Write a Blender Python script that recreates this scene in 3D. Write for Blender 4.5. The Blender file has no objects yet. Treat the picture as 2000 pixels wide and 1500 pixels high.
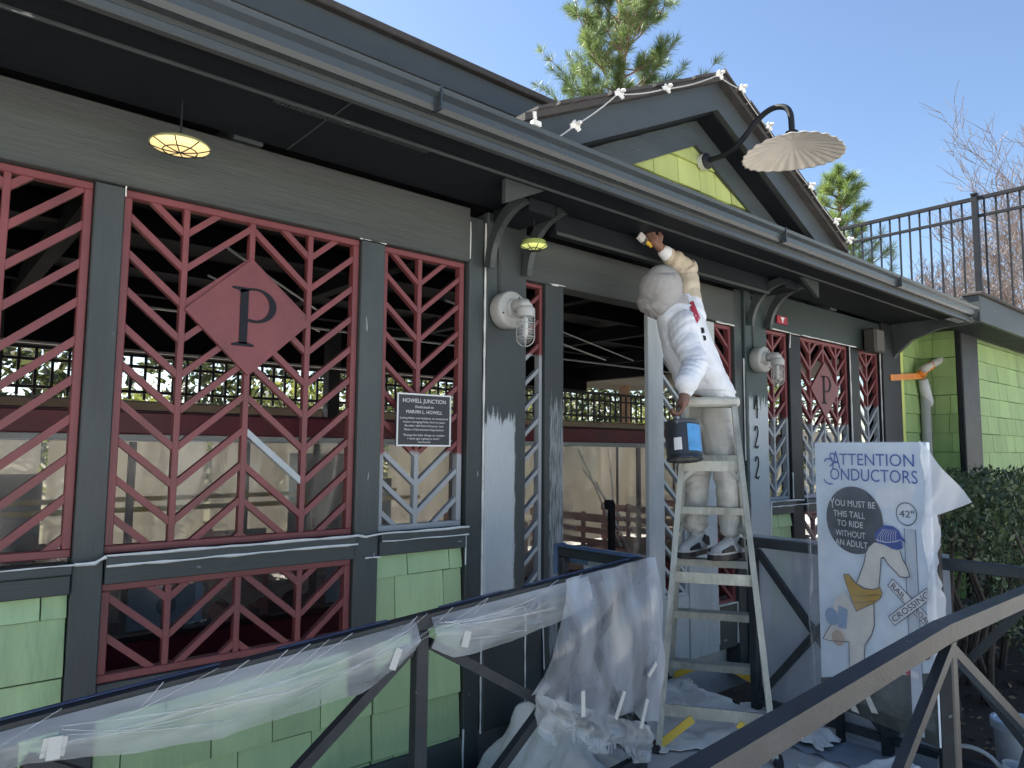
import bpy, bmesh, math, random
import numpy as np
from mathutils import Vector, Matrix, noise
random.seed(7); rng = np.random.default_rng(7)
R_ = math.radians
scene = bpy.context.scene
COL = scene.collection

# ------------------------------------------------------------------ camera
cam_d = bpy.data.cameras.new('camera'); cam = bpy.data.objects.new('camera', cam_d); COL.objects.link(cam)
cam_d.sensor_fit = 'HORIZONTAL'; cam_d.sensor_width = 36.0; cam_d.lens = 36.0 * 1390 / 2000
cam_d.clip_start = 0.02; cam_d.clip_end = 600
_X = Vector((1620, 140, 1390)).normalized(); _Z = Vector((130, -15250, 1390)); _Z = (_Z - _X * _Z.dot(_X)).normalized()
_Y = _Z.cross(_X); _Y = _Y if _Y.z > 0 else -_Y
right = Vector((_X.x, _Y.x, _Z.x)); down = Vector((_X.y, _Y.y, _Z.y)); fwd = Vector((_X.z, _Y.z, _Z.z))
m = Matrix((right, -down, -fwd)).transposed().to_4x4(); m.translation = (0, -2.9, 1.37)
cam.matrix_world = m
scene.camera = cam

# ------------------------------------------------------------------ sky, sun, exposure
SUN_EL, SUN_AZ = R_(48), R_(-12)          # sun stands behind the building, a little to the left
world = bpy.data.worlds.new('World'); scene.world = world; world.use_nodes = True
nt = world.node_tree; nt.nodes.clear()
sky = nt.nodes.new('ShaderNodeTexSky'); sky.sky_type = 'NISHITA'; sky.sun_disc = False
sky.sun_elevation = SUN_EL; sky.sun_rotation = SUN_AZ; sky.air_density = 1.0; sky.dust_density = 0.4; sky.ozone_density = 2.5
bg = nt.nodes.new('ShaderNodeBackground'); bg.inputs['Strength'].default_value = 0.05
wo = nt.nodes.new('ShaderNodeOutputWorld')
nt.links.new(sky.outputs[0], bg.inputs[0]); nt.links.new(bg.outputs[0], wo.inputs[0])
sd = bpy.data.lights.new('sun', 'SUN'); sd.energy = 5.0; sd.angle = R_(0.5); sd.color = (1.0, 0.94, 0.84)
sun = bpy.data.objects.new('sun', sd); COL.objects.link(sun)
sdir = Vector((math.sin(SUN_AZ) * math.cos(SUN_EL), math.cos(SUN_AZ) * math.cos(SUN_EL), math.sin(SUN_EL)))
sun.rotation_euler = (-sdir).to_track_quat('-Z', 'Y').to_euler(); sun.location = sdir * 30
vs = scene.view_settings; vs.view_transform = 'Standard'; vs.look = 'None'; vs.exposure = 2.15; vs.gamma = 1.0
scene.cycles.use_denoising = True
scene.cycles.max_bounces = 8; scene.cycles.transparent_max_bounces = 16; scene.cycles.sample_clamp_indirect = 6

# ------------------------------------------------------------------ materials
def nodes_of(name):
    mt = bpy.data.materials.new(name); mt.use_nodes = True
    n = mt.node_tree.nodes; l = mt.node_tree.links; n.clear()
    out = n.new('ShaderNodeOutputMaterial'); b = n.new('ShaderNodeBsdfPrincipled'); l.new(b.outputs[0], out.inputs[0])
    return mt, n, l, b, out
def noise_n(n, l, vec, scale, detail=4, rough=.6):
    t = n.new('ShaderNodeTexNoise'); t.inputs['Scale'].default_value = scale; t.inputs['Detail'].default_value = detail
    t.inputs['Roughness'].default_value = rough; l.new(vec, t.inputs['Vector']); return t
def ramp_n(n, l, fac, p0, p1, c0=(0, 0, 0, 1), c1=(1, 1, 1, 1)):
    r = n.new('ShaderNodeValToRGB'); r.color_ramp.elements[0].position = p0; r.color_ramp.elements[1].position = p1
    r.color_ramp.elements[0].color = c0; r.color_ramp.elements[1].color = c1; l.new(fac, r.inputs[0]); return r
def mixc(n, l, fac, a, b):
    x = n.new('ShaderNodeMix'); x.data_type = 'RGBA'
    if hasattr(fac, 'links'): l.new(fac, x.inputs[0])
    else: x.inputs[0].default_value = fac
    for s, v in ((6, a), (7, b)):
        if hasattr(v, 'links'): l.new(v, x.inputs[s])
        else: x.inputs[s].default_value = (*v[:3], 1)
    return x.outputs[2]
def math_n(n, l, op, a, b=None):
    x = n.new('ShaderNodeMath'); x.operation = op
    for i, v in ((0, a), (1, b)):
        if v is None: continue
        if hasattr(v, 'links'): l.new(v, x.inputs[i])
        else: x.inputs[i].default_value = v
    return x.outputs[0]
def mul(c, k): return tuple(min(1, v * k) for v in c[:3])
def coords(n, l, stretch=(1, 1, 1)):
    g = n.new('ShaderNodeNewGeometry'); mp = n.new('ShaderNodeMapping'); mp.inputs['Scale'].default_value = stretch
    l.new(g.outputs['Position'], mp.inputs['Vector']); return g, mp.outputs[0]
def M(name, col, rough=.55, var=.25, scale=6, bump=.15, bscale=60, metal=0, stretch=(1, 1, 1), dirt=None, spec=.5, rand=0.0, speck=0):
    mt, n, l, b, out = nodes_of(name)
    g, v = coords(n, l, stretch)
    t = noise_n(n, l, v, scale, 6, .65)
    r = ramp_n(n, l, t.outputs['Fac'], .3, .72)
    c = mixc(n, l, r.outputs[0], mul(col, 1 - var), mul(col, 1 + var))
    if dirt:
        t2 = noise_n(n, l, v, scale * .6 + 1.3, 8, .75); r2 = ramp_n(n, l, t2.outputs['Fac'], .52, .75)
        c = mixc(n, l, r2.outputs[0], c, dirt)
    if speck:
        tk = noise_n(n, l, v, 42, 2, .5); rk = ramp_n(n, l, tk.outputs['Fac'], .735, .76); c = mixc(n, l, math_n(n, l, 'MULTIPLY', rk.outputs[0], speck), c, (.42, .44, .44))
        tq = noise_n(n, l, v, 2.2, 6, .7); rq = ramp_n(n, l, tq.outputs['Fac'], .42, .70); c = mixc(n, l, math_n(n, l, 'MULTIPLY', rq.outputs[0], .5), c, mul(col, 1.9))
    if rand:
        oi = n.new('ShaderNodeObjectInfo'); hv = n.new('ShaderNodeHueSaturation')
        mr = n.new('ShaderNodeMapRange'); mr.inputs[3].default_value = 1 - rand; mr.inputs[4].default_value = 1 + rand
        l.new(oi.outputs['Random'], mr.inputs[0]); l.new(mr.outputs[0], hv.inputs['Value']); l.new(c, hv.inputs['Color']); c = hv.outputs[0]
    l.new(c, b.inputs['Base Color'])
    rr = n.new('ShaderNodeMapRange'); rr.inputs[3].default_value = max(.05, rough - .12); rr.inputs[4].default_value = min(1, rough + .12)
    l.new(t.outputs['Fac'], rr.inputs[0]); l.new(rr.outputs[0], b.inputs['Roughness'])
    b.inputs['Metallic'].default_value = metal; b.inputs['Specular IOR Level'].default_value = spec
    if bump:
        tb = noise_n(n, l, v, bscale, 5, .6); bp = n.new('ShaderNodeBump'); bp.inputs['Strength'].default_value = bump; bp.inputs['Distance'].default_value = .006
        l.new(tb.outputs['Fac'], bp.inputs['Height']); l.new(bp.outputs[0], b.inputs['Normal'])
    return mt
def M_two(name, top, bot, thr, amp=.06, nscale=9, stretch=(1, 1, .25), rough=.55):
    """paint in two coats: below the brushed line at height thr the second coat shows"""
    mt, n, l, b, out = nodes_of(name)
    g, v = coords(n, l, stretch)
    sx = n.new('ShaderNodeSeparateXYZ'); l.new(g.outputs['Position'], sx.inputs[0])
    t = noise_n(n, l, v, nscale, 5, .7)
    off = math_n(n, l, 'MULTIPLY', math_n(n, l, 'SUBTRACT', t.outputs['Fac'], .5), amp * 4)
    zz = math_n(n, l, 'ADD', sx.outputs[2], off)
    f = n.new('ShaderNodeMapRange'); f.inputs[1].default_value = thr - .008; f.inputs[2].default_value = thr + .008; l.new(zz, f.inputs[0])
    _, v2 = coords(n, l, (1, 1, 1)); t2 = noise_n(n, l, v2, 7, 5, .6)
    ca = mixc(n, l, t2.outputs['Fac'], mul(top, .78), mul(top, 1.22)); cb = mixc(n, l, t2.outputs['Fac'], mul(bot, .8), mul(bot, 1.15))
    l.new(mixc(n, l, f.outputs[0], cb, ca), b.inputs['Base Color']); b.inputs['Roughness'].default_value = rough
    return mt
def M_patch(name, base, coat, zlo, zhi, xlo, xhi, thin=.0, stretch=(5, 5, .35)):
    """a rectangle of second coat brushed over the base paint, its edges ragged with brush strokes"""
    mt, n, l, b, out = nodes_of(name)
    g, v = coords(n, l, stretch); sx = n.new('ShaderNodeSeparateXYZ'); l.new(g.outputs['Position'], sx.inputs[0])
    t = noise_n(n, l, v, 14, 5, .7); _, v2 = coords(n, l, (1, 1, .06)); ts = noise_n(n, l, v2, 160, 4, .7)
    offz = math_n(n, l, 'MULTIPLY', math_n(n, l, 'SUBTRACT', t.outputs['Fac'], .5), .45); offx = math_n(n, l, 'MULTIPLY', math_n(n, l, 'SUBTRACT', ts.outputs['Fac'], .5), .06)
    zz = math_n(n, l, 'ADD', sx.outputs[2], offz); xx = math_n(n, l, 'ADD', sx.outputs[0], offx)
    def st(val, a, b_):
        f = n.new('ShaderNodeMapRange'); f.inputs[1].default_value = a; f.inputs[2].default_value = b_; l.new(val, f.inputs[0]); return f.outputs[0]
    f = math_n(n, l, 'MULTIPLY', math_n(n, l, 'MULTIPLY', st(zz, zlo - .02, zlo + .02), st(zz, zhi + .012, zhi - .012)), math_n(n, l, 'MULTIPLY', st(xx, xlo - .004, xlo + .004), st(xx, xhi + .004, xhi - .004)))
    if thin: f = math_n(n, l, 'MULTIPLY', f, st(ts.outputs['Fac'], .5 - thin, .5 + thin * .4))
    _, v3 = coords(n, l, (1, 1, .3)); t2 = noise_n(n, l, v3, 7, 5, .6)
    ca = mixc(n, l, t2.outputs['Fac'], mul(base, .78), mul(base, 1.22)); cb = mixc(n, l, ts.outputs['Fac'], mul(coat, .72), mul(coat, 1.2))
    l.new(mixc(n, l, f, ca, cb), b.inputs['Base Color']); b.inputs['Roughness'].default_value = .55
    return mt
def M_film(name, tint, alpha, trans=.5, gloss=.15, scale=5, contrast=.35, stretch=(1, 1, 1)):
    """thin plastic film: part clear, part milky"""
    mt, n, l, b, out = nodes_of(name); n.remove(b)
    g, v = coords(n, l, stretch); t = noise_n(n, l, v, scale, 2.5, .5)
    d = n.new('ShaderNodeBsdfDiffuse'); d.inputs[0].default_value = (*tint, 1)
    tl = n.new('ShaderNodeBsdfTranslucent'); tl.inputs[0].default_value = (*tint, 1)
    m1 = n.new('ShaderNodeMixShader'); m1.inputs[0].default_value = trans; l.new(d.outputs[0], m1.inputs[1]); l.new(tl.outputs[0], m1.inputs[2])
    gl = n.new('ShaderNodeBsdfGlossy'); gl.inputs['Roughness'].default_value = .22
    m2 = n.new('ShaderNodeMixShader'); m2.inputs[0].default_value = gloss; l.new(m1.outputs[0], m2.inputs[1]); l.new(gl.outputs[0], m2.inputs[2])
    tr = n.new('ShaderNodeBsdfTransparent'); m3 = n.new('ShaderNodeMixShader')
    mr = n.new('ShaderNodeMapRange'); mr.inputs[1].default_value = .3; mr.inputs[2].default_value = .7
    mr.inputs[3].default_value = max(0, alpha - contrast); mr.inputs[4].default_value = min(1, alpha + contrast); l.new(t.outputs['Fac'], mr.inputs[0])
    l.new(mr.outputs[0], m3.inputs[0]); l.new(tr.outputs[0], m3.inputs[1]); l.new(m2.outputs[0], m3.inputs[2])
    bp = n.new('ShaderNodeBump'); bp.inputs['Strength'].default_value = .15; bp.inputs['Distance'].default_value = .01
    tb = noise_n(n, l, v, scale * 2.5, 4, .6); l.new(tb.outputs['Fac'], bp.inputs['Height'])
    for x in (d, gl): l.new(bp.outputs[0], x.inputs['Normal'])
    l.new(m3.outputs[0], out.inputs[0]); return mt
def M_emit(name, col, s):
    mt, n, l, b, out = nodes_of(name); b.inputs['Base Color'].default_value = (*col, 1)
    b.inputs['Emission Color'].default_value = (*col, 1); b.inputs['Emission Strength'].default_value = s; return mt
def M_leaf(name, col, col2, trans=.35, scale=1.5):
    mt, n, l, b, out = nodes_of(name)
    g, v = coords(n, l); t = noise_n(n, l, v, scale, 4); r = ramp_n(n, l, t.outputs['Fac'], .35, .65)
    c = mixc(n, l, r.outputs[0], col, col2); l.new(c, b.inputs['Base Color']); b.inputs['Roughness'].default_value = .5
    tl = n.new('ShaderNodeBsdfTranslucent'); l.new(c, tl.inputs[0]); mx = n.new('ShaderNodeMixShader'); mx.inputs[0].default_value = trans
    l.new(b.outputs[0], mx.inputs[1]); l.new(tl.outputs[0], mx.inputs[2]); l.new(mx.outputs[0], out.inputs[0]); return mt

DARK = (.042, .051, .052); RED = (.185, .046, .050); PRIMER = (.44, .48, .50); GREEN = (.40, .55, .29)
m_trim = M('trim_paint', DARK, .5, .3, 5, .4, 70, stretch=(.18, 1, 1), speck=.7)
m_trimv = M('trim_paint_upright', DARK, .5, .3, 5, .4, 70, stretch=(1, 1, .18), speck=.7)
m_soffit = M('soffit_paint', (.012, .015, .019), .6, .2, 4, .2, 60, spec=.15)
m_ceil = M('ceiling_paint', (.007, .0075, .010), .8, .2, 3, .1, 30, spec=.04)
m_beam = M('rough_sawn_beam_paint', (.058, .066, .064), .6, .35, 5, .45, 90, stretch=(.08, 1, 1))
m_fascia = M('fascia_paint', (.050, .057, .058), .42, .18, 4, .12, 60, stretch=(.3, 1, 1))
m_gutter = M('gutter_paint', (.036, .044, .050), .28, .15, 5, .05, 30, stretch=(.3, 1, 1))
m_red = M('brick_red_paint', RED, .45, .22, 6, .15, 90)
m_primer = M('grey_primer', PRIMER, .7, .15, 8, .3, 70, stretch=(1, 1, .3))
m_green = M('green_shingle_paint', GREEN, .6, .16, 4, .55, 60, stretch=(1, 1, .16), rand=.12, dirt=(.27, .42, .21))
m_lime = M('lime_shingle_paint', (.46, .52, .17), .65, .16, 4, .5, 60, stretch=(1, 1, .16), rand=.12)
m_green2 = M('green_shingle_old_paint', (.27, .39, .15), .65, .18, 4, .5, 60, stretch=(1, 1, .16), rand=.12, dirt=(.19, .28, .11))
m_caulk = M('white_caulk', (.72, .73, .72), .6, .1, 20, .3, 120)
m_black = M('black_paint', (.018, .02, .024), .5, .2, 6, .1, 60, spec=.25)
m_rail = M('rail_paint', (.024, .029, .034), .45, .25, 8, .2, 120, dirt=(.05, .054, .06), spec=.35, speck=.5)
m_roof = M('roof_shingle', (.055, .05, .048), .85, .3, 14, .5, 80)
m_concrete = M('concrete', (.55, .53, .50), .85, .16, 2.5, .3, 50, dirt=(.42, .40, .38))
m_ground = M('paving', (.50, .48, .45), .9, .15, .8, .2, 20)
m_mulch = M('mulch', (.045, .032, .024), .95, .4, 12, .9, 50)
m_grey = M('lamp_grey_enamel', (.42, .42, .40), .45, .08, 8, .08, 60)
m_alu = M('worn_ladder_metal', (.36, .36, .31), .5, .3, 14, .3, 60, metal=.25, dirt=(.66, .66, .62), stretch=(1, 1, .35), speck=.8)
m_yellow = M('yellow_plastic', (.75, .50, .06), .5, .12, 9, .1, 60)
m_white = M('white_print', (.74, .75, .76), .6, .04, 4, 0)
m_blackp = M('black_print', (.018, .02, .026), .6, .1, 4, 0, spec=.15)
m_tape = M('masking_tape', (.58, .58, .54), .6, .08, 9, .1, 40)
m_bluetape = M('blue_tape_and_sheen', (.07, .12, .21), .6, .25, 9, .15, 40)
m_orange = M('orange_tape', (.62, .20, .03), .5, .25, 14, .2, 40)
m_cloth = M('canvas_drop_cloth', (.72, .70, .65), .9, .14, 5, .4, 40, dirt=(.58, .57, .54))
m_film = M_film('milky_film', (.78, .82, .84), .44, .35, .08, 2.5, .16, stretch=(1.2, 1, 7))
m_film_thick = M_film('thick_milky_film', (.76, .80, .88), .40, .35, .16, 3.0, .22, stretch=(3, 3, .7))
m_film_warm = M_film('coach_film', (.50, .50, .48), .50, .4, .28, 1.6, .28, stretch=(1, 1, .7))
m_film_sign = M_film('sign_film', (.85, .88, .92), .10, .3, .04, 5, .10)
m_glass = M_film('lamp_glass', (.75, .75, .72), .25, .5, .25, 3, .1)
m_skin = M('skin', (.20, .105, .075), .55, .15, 30, .1, 200)
m_hoodie = M('white_sweatshirt', (.80, .82, .86), .9, .07, 6, .35, 90, dirt=(.66, .66, .66))
m_hood = M('grey_hood_fabric', (.34, .33, .325), .95, .1, 8, .4, 120)
m_sleeve = M('stained_sleeve', (.50, .43, .33), .9, .22, 10, .4, 90)
m_pants = M('white_work_trousers', (.64, .63, .59), .9, .14, 6, .4, 80, dirt=(.36, .35, .33))
m_shoe = M('white_shoe_leather', (.55, .55, .54), .5, .1, 12, .2, 90)
m_shoeb = M('black_shoe_rubber', (.02, .02, .024), .5, .2, 12, .2, 90)
m_steel = M('wire_steel', (.5, .5, .5), .3, .1, 10, 0, metal=.9)
m_bark = M('bark', (.20, .13, .09), .9, .35, 14, .8, 60)
m_barkg = M('grey_bark', (.06, .048, .042), .9, .3, 14, .6, 60)
m_twig = M('twig_bark', (.25, .205, .185), .85, .35, 3, .2, 60)

# ------------------------------------------------------------------ geometry helpers
class MB:
    def __init__(s): s.v = []; s.f = []
    def add(s, V, F):
        o = len(s.v); s.v += [tuple(map(float, p)) for p in V]; s.f += [tuple(i + o for i in q) for q in F]; return s
    def box(s, lo, hi, b=.003):
        lo = Vector(lo); hi = Vector(hi); d = hi - lo
        b = min(b, min(d) * .3)
        if b <= 0:
            V = [(x, y, z) for x in (lo.x, hi.x) for y in (lo.y, hi.y) for z in (lo.z, hi.z)]
            return s.add(V, [(0, 1, 3, 2), (4, 6, 7, 5), (0, 4, 5, 1), (2, 3, 7, 6), (0, 2, 6, 4), (1, 5, 7, 3)])
        V = []; idx = {}
        for ax in range(3):
            for sx in (0, 1):
                for sy in (0, 1):
                    for sz in (0, 1):
                        p = [(lo, hi)[q][i] for i, q in enumerate((sx, sy, sz))]
                        for i, q in enumerate((sx, sy, sz)):
                            if i != ax: p[i] += b * (1 - 2 * q)
                        idx[ax, sx, sy, sz] = len(V); V.append(p)
        F = []
        for ax in range(3):
            a1, a2 = (ax + 1) % 3, (ax + 2) % 3
            for q in (0, 1):
                c = []
                for (u, w) in ((0, 0), (1, 0), (1, 1), (0, 1)):
                    k = [0, 0, 0]; k[ax] = q; k[a1] = u; k[a2] = w; c.append(idx[(ax, *k)])
                F.append(tuple(c) if q else tuple(reversed(c)))
        for ax in range(3):
            a1, a2 = (ax + 1) % 3, (ax + 2) % 3
            for u in (0, 1):
                for w in (0, 1):
                    def k(t, q):
                        kk = [0, 0, 0]; kk[ax] = q; kk[a1] = u; kk[a2] = w; return idx[(t, *kk)]
                    F.append((k(a1, 0), k(a1, 1), k(a2, 1), k(a2, 0)))
        for sx in (0, 1):
            for sy in (0, 1):
                for sz in (0, 1): F.append((idx[0, sx, sy, sz], idx[1, sx, sy, sz], idx[2, sx, sy, sz]))
        return s.add(V, F)
    def bar(s, a, b, w, t, up=(0, 1, 0)):
        """rectangular bar from a to b; t is its size along up, w across"""
        a = Vector(a); b = Vector(b); d = (b - a).normalized(); u = Vector(up); u = (u - d * u.dot(d)).normalized(); c = d.cross(u)
        V = [p + c * (w / 2 * i) + u * (t / 2 * j) for p in (a, b) for i, j in ((-1, -1), (1, -1), (1, 1), (-1, 1))]
        return s.add(V, [(3, 2, 1, 0), (4, 5, 6, 7), (0, 1, 5, 4), (1, 2, 6, 5), (2, 3, 7, 6), (3, 0, 4, 7)])
    def tube(s, pts, r, n=8, caps=True):
        pts = [Vector(p) for p in pts]; rs = r if isinstance(r, (list, tuple)) else [r] * len(pts)
        V = []; F = []; prev = None
        for i, p in enumerate(pts):
            d = (pts[min(i + 1, len(pts) - 1)] - pts[max(i - 1, 0)]).normalized()
            if prev is None: u = d.orthogonal().normalized()
            else: u = (prev - d * prev.dot(d)).normalized()
            prev = u; c = d.cross(u)
            for k in range(n):
                a = 2 * math.pi * k / n; V.append(p + (u * math.cos(a) + c * math.sin(a)) * rs[i])
        for i in range(len(pts) - 1):
            for k in range(n): F.append((i * n + k, i * n + (k + 1) % n, (i + 1) * n + (k + 1) % n, (i + 1) * n + k))
        if caps: F.append(tuple(reversed(range(n)))); F.append(tuple(range((len(pts) - 1) * n, len(pts) * n)))
        return s.add(V, F)
    def lathe(s, prof, c=(0, 0, 0), axis='z', n=24, wave=0, waves=0):
        """profile of (radius, height) turned about an axis"""
        V = []; F = []
        for (r, h) in prof:
            for k in range(n):
                a = 2 * math.pi * k / n; rr = r * (1 + wave * math.cos(waves * a)); x, y = rr * math.cos(a), rr * math.sin(a)
                p = (x, y, h) if axis == 'z' else ((x, -h, y) if axis == 'y' else (h, x, y))
                V.append((c[0] + p[0], c[1] + p[1], c[2] + p[2]))
        for i in range(len(prof) - 1):
            for k in range(n): F.append((i * n + k, i * n + (k + 1) % n, (i + 1) * n + (k + 1) % n, (i + 1) * n + k))
        return s.add(V, F)
    def prism(s, poly, f0, f1):
        """poly of 2-D points; f0/f1 map a 2-D point to the near/far 3-D point"""
        n = len(poly); V = [f0(p) for p in poly] + [f1(p) for p in poly]
        F = [tuple(range(n)), tuple(reversed(range(n, 2 * n)))] + [(i, i + n, (i + 1) % n + n, (i + 1) % n) for i in range(n)]
        return s.add(V, F)
    def grid(s, fn, nu, nv):
        V = [fn(i / nu, j / nv) for j in range(nv + 1) for i in range(nu + 1)]
        F = [(j * (nu + 1) + i, j * (nu + 1) + i + 1, (j + 1) * (nu + 1) + i + 1, (j + 1) * (nu + 1) + i) for j in range(nv) for i in range(nu)]
        return s.add(V, F)
    def build(s, name, mat, parent=None, smooth=False, loc=None):
        me = bpy.data.meshes.new(name); me.from_pydata(s.v, [], s.f)
        bm = bmesh.new(); bm.from_mesh(me); bmesh.ops.recalc_face_normals(bm, faces=bm.faces); bm.to_mesh(me); bm.free()
        if smooth: me.shade_smooth()
        me.materials.append(mat); o = bpy.data.objects.new(name, me); COL.objects.link(o)
        if parent: o.parent = parent
        if loc: o.location = loc
        return o
def box(name, lo, hi, mat, parent=None, b=.003): return MB().box(lo, hi, b).build(name, mat, parent)
def tag(o, label, cat, group=None):
    o['label'] = label; o['category'] = cat
    if group: o['group'] = group
    return o
def thing(name, label, cat, loc=(0, 0, 0), rz=0, group=None):
    o = bpy.data.objects.new(name, None); COL.objects.link(o); o.location = loc; o.rotation_euler = (0, 0, rz); o.empty_display_size = .1
    return tag(o, label, cat, group)
def part(name, parent):
    o = bpy.data.objects.new(name, None); COL.objects.link(o); o.parent = parent; o.empty_display_size = .05; return o
def struct(o): o['kind'] = 'structure'; return o
def copy_tree(o, parent=None):
    c = o.copy(); COL.objects.link(c); c.parent = parent
    for ch in o.children: copy_tree(ch, c)
    return c
_fc = {}
def text_faces(s, size=1.0, xs=1.0, shear=0.0):
    """lettering as flat faces in the x-y plane, left aligned on the baseline"""
    cu = bpy.data.curves.new('lettering', 'FONT'); cu.body = s; cu.size = size; cu.shear = shear; cu.resolution_u = 3; cu.fill_mode = 'FRONT'
    ob = bpy.data.objects.new('lettering', cu); COL.objects.link(ob); bpy.context.view_layer.update()
    me = bpy.data.meshes.new_from_object(ob.evaluated_get(bpy.context.evaluated_depsgraph_get()))
    V = [(v.co.x * xs, v.co.y) for v in me.vertices]; F = [tuple(p.vertices) for p in me.polygons]
    bpy.data.objects.remove(ob); bpy.data.meshes.remove(me); bpy.data.curves.remove(cu)
    return V, F
def fit_text(s, x0, x1, y0, cap_h, shear=0.0):
    """lettering stretched to run from x0 to x1 on baseline y0 with the given capital height"""
    V, F = text_faces(s, 1.0, 1.0, shear); xs = [v[0] for v in V]; k = cap_h / .729; a, b = min(xs), max(xs)
    return [(x0 + (v[0] - a) / (b - a) * (x1 - x0), y0 + v[1] * k) for v in V], F

# ------------------------------------------------------------------ ground, ramp, landing
g = struct(MB().add([(-150, -150, -.36), (150, -150, -.36), (150, 150, -.36), (-150, 150, -.36)], [(0, 1, 2, 3)]).build('ground', m_ground))
rp = MB(); rp.prism([(-3.2, -.402), (2.5, .003), (2.5, -.34), (-3.2, -.42)], lambda p: (p[0], -2.3, p[1]), lambda p: (p[0], -.84, p[1])); struct(rp.build('ramp', m_concrete))
struct(box('landing', (2.502, -2.3, -.34), (3.56, -.002, 0), m_concrete, b=.012))
struct(box('planting_bed', (3.565, -3.4, -.355), (13, -.35, -.07), m_mulch, b=.03))
struct(box('side_bed', (-3.2, -.835, -.355), (2.498, .06, -.20), m_mulch, b=.03))
struct(box('platform', (-3, .07, -.355), (7.6, 1.05, -.01), m_concrete, b=.01))

# ------------------------------------------------------------------ station building
B = thing('station_building', 'green shingled railway station with dark trim and brick red lattice panels', 'building')
WALL_Y = .0
def post(x0, x1, z0, z1, y0=-.045, y1=.05, mat=None): return box('post', (x0, y0, z0), (x1, y1, z1), mat or m_trimv, B, .004)
m_col1 = M_patch('column_primer_patch', DARK, PRIMER, .55, 1.52, 2.2, 2.455)
m_post3 = M_patch('door_post_primer_patch', DARK, (.24, .27, .29), .25, 1.62, 2.74, 2.9, .12)
m_col2 = M_patch('number_column_primer_patch', (.035, .055, .055), PRIMER, .1, 1.74, 4.735, 5.1)
post(-.12, -.03, -.2, 2.315)
post(.482, .578, -.2, 2.315)
post(1.552, 1.672, .3, 2.315)
box('board', (2.162, -.05, -.19), (2.256, .05, 2.56), m_trimv, B)
MB().box((2.26, -.075, -.01), (2.533, .10, 2.60), .006).build('column', m_col1, B)
post(2.702, 2.845, 0, 2.295, mat=m_post3)
post(3.585, 3.742, 0, 2.24, -.06, -.028, m_primer)
post(4.03, 4.36, 0, 2.28, -.04, .06, m_primer)
box('board', (4.60, -.05, -.19), (4.70, .05, 2.56), m_trimv, B)
MB().box((4.704, -.075, -.2), (5.008, .10, 2.60), .006).build('column', m_col2, B)
post(5.405, 5.592, -.2, 2.31, mat=m_black); post(6.487, 6.688, -.2, 2.31, mat=m_black)
MB().box((7.142, -.075, -.2), (7.57, .10, 2.62), .006).build('column', m_black, B)
# header beam over the lattices, in two runs, and the lintel over the doorway
box('header_beam', (-3, -.06, 2.318), (2.158, .07, 2.60), m_beam, B, .005)
box('header_beam', (2.537, -.055, 2.29), (4.596, .07, 2.54), m_beam, B, .005)
m_teal = M('fresh_dark_paint', (.022, .036, .036), .42, .2, 5, .2, 90, stretch=(.35, 1, 1))
box('header_beam', (5.012, -.055, 2.318), (7.138, .07, 2.60), m_teal, B, .005)
# sills
def sill(x0, x1, zt=.985):
    box('sill', (x0, -.075, zt - .033), (x1, .05, zt), m_trim, B, .004)
    box('sill_apron', (x0 + .002, -.058, zt - .10), (x1 - .002, .045, zt - .035), m_trim, B, .003)
sill(-.9, .480, .965); sill(.580, 1.550); sill(1.674, 2.160); sill(5.01, 5.403); sill(5.594, 6.485); sill(6.69, 7.14)
box('base_trim', (.581, -.05, -.19), (2.16, .03, -.018), m_trim, B); box('base_trim', (-.9, -.05, -.19), (.48, .03, -.018), m_trim, B)
box('base_trim', (5.01, -.05, -.19), (7.14, .03, .05), m_trim, B)
box('base_trim', (2.537, -.03, 0), (2.70, .04, .44), m_trim, B); box('base_trim', (3.744, -.03, 0), (4.028, .04, .42), m_primer, B)
box('base_trim', (4.362, -.03, 0), (4.598, .04, .30), m_trim, B)

# shingled wall panels: every shingle its own piece, tapered and lapped
def shingle_mesh():
    mb = MB(); V = [(0, 0, 0), (1, 0, 0), (1, 0, 1), (0, 0, 1), (0, -1, 0), (1, -1, 0), (1, -.35, 1), (0, -.35, 1)]
    mb.add(V, [(0, 1, 2, 3), (4, 7, 6, 5), (0, 4, 5, 1), (3, 2, 6, 7), (0, 3, 7, 4), (1, 5, 6, 2)])
    me = bpy.data.meshes.new('shingle'); me.from_pydata(mb.v, [], mb.f)
    bm = bmesh.new(); bm.from_mesh(me); bmesh.ops.recalc_face_normals(bm, faces=bm.faces); bm.to_mesh(me); bm.free(); return me
SH = {}
for k_, mt_ in (('green', m_green), ('lime', m_lime), ('old', m_green2)):
    SH[k_] = shingle_mesh(); SH[k_].materials.append(mt_)
def shingles(parent, x0, x1, z0, z1, kind, y=0.0, course=.197, zref=.785, wmin=.18, wmax=.34, clip=None):
    k = math.ceil((z1 - zref) / course); z = zref + k * course
    while z > z0 + .005:
        zb = max(z - course, z0); zt = min(z, z1)
        if zt - zb > .012:
            x = x0 - random.uniform(0, .12)
            while x < x1 - .005:
                w = random.uniform(wmin, wmax); a = max(x, x0); b = min(x + w, x1)
                if x1 - b < .05: b = x1
                if b - a > .012:
                    pieces = [(a, b)] if clip is None else clip(a, b, zb, zt)
                    for (a_, b_) in pieces:
                        if b_ - a_ < .02: continue
                        o = bpy.data.objects.new('shingle', SH[kind]); COL.objects.link(o); o.parent = parent
                        o.location = (a_ + .0025, y, zb - random.uniform(-.002, .003)); o.scale = (b_ - a_ - .005, .020 + random.uniform(-.002, .003), zt - zb - .0045)
                        o.rotation_euler = (0, random.uniform(-.007, .007), 0)
                x = b
        z -= course
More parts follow.
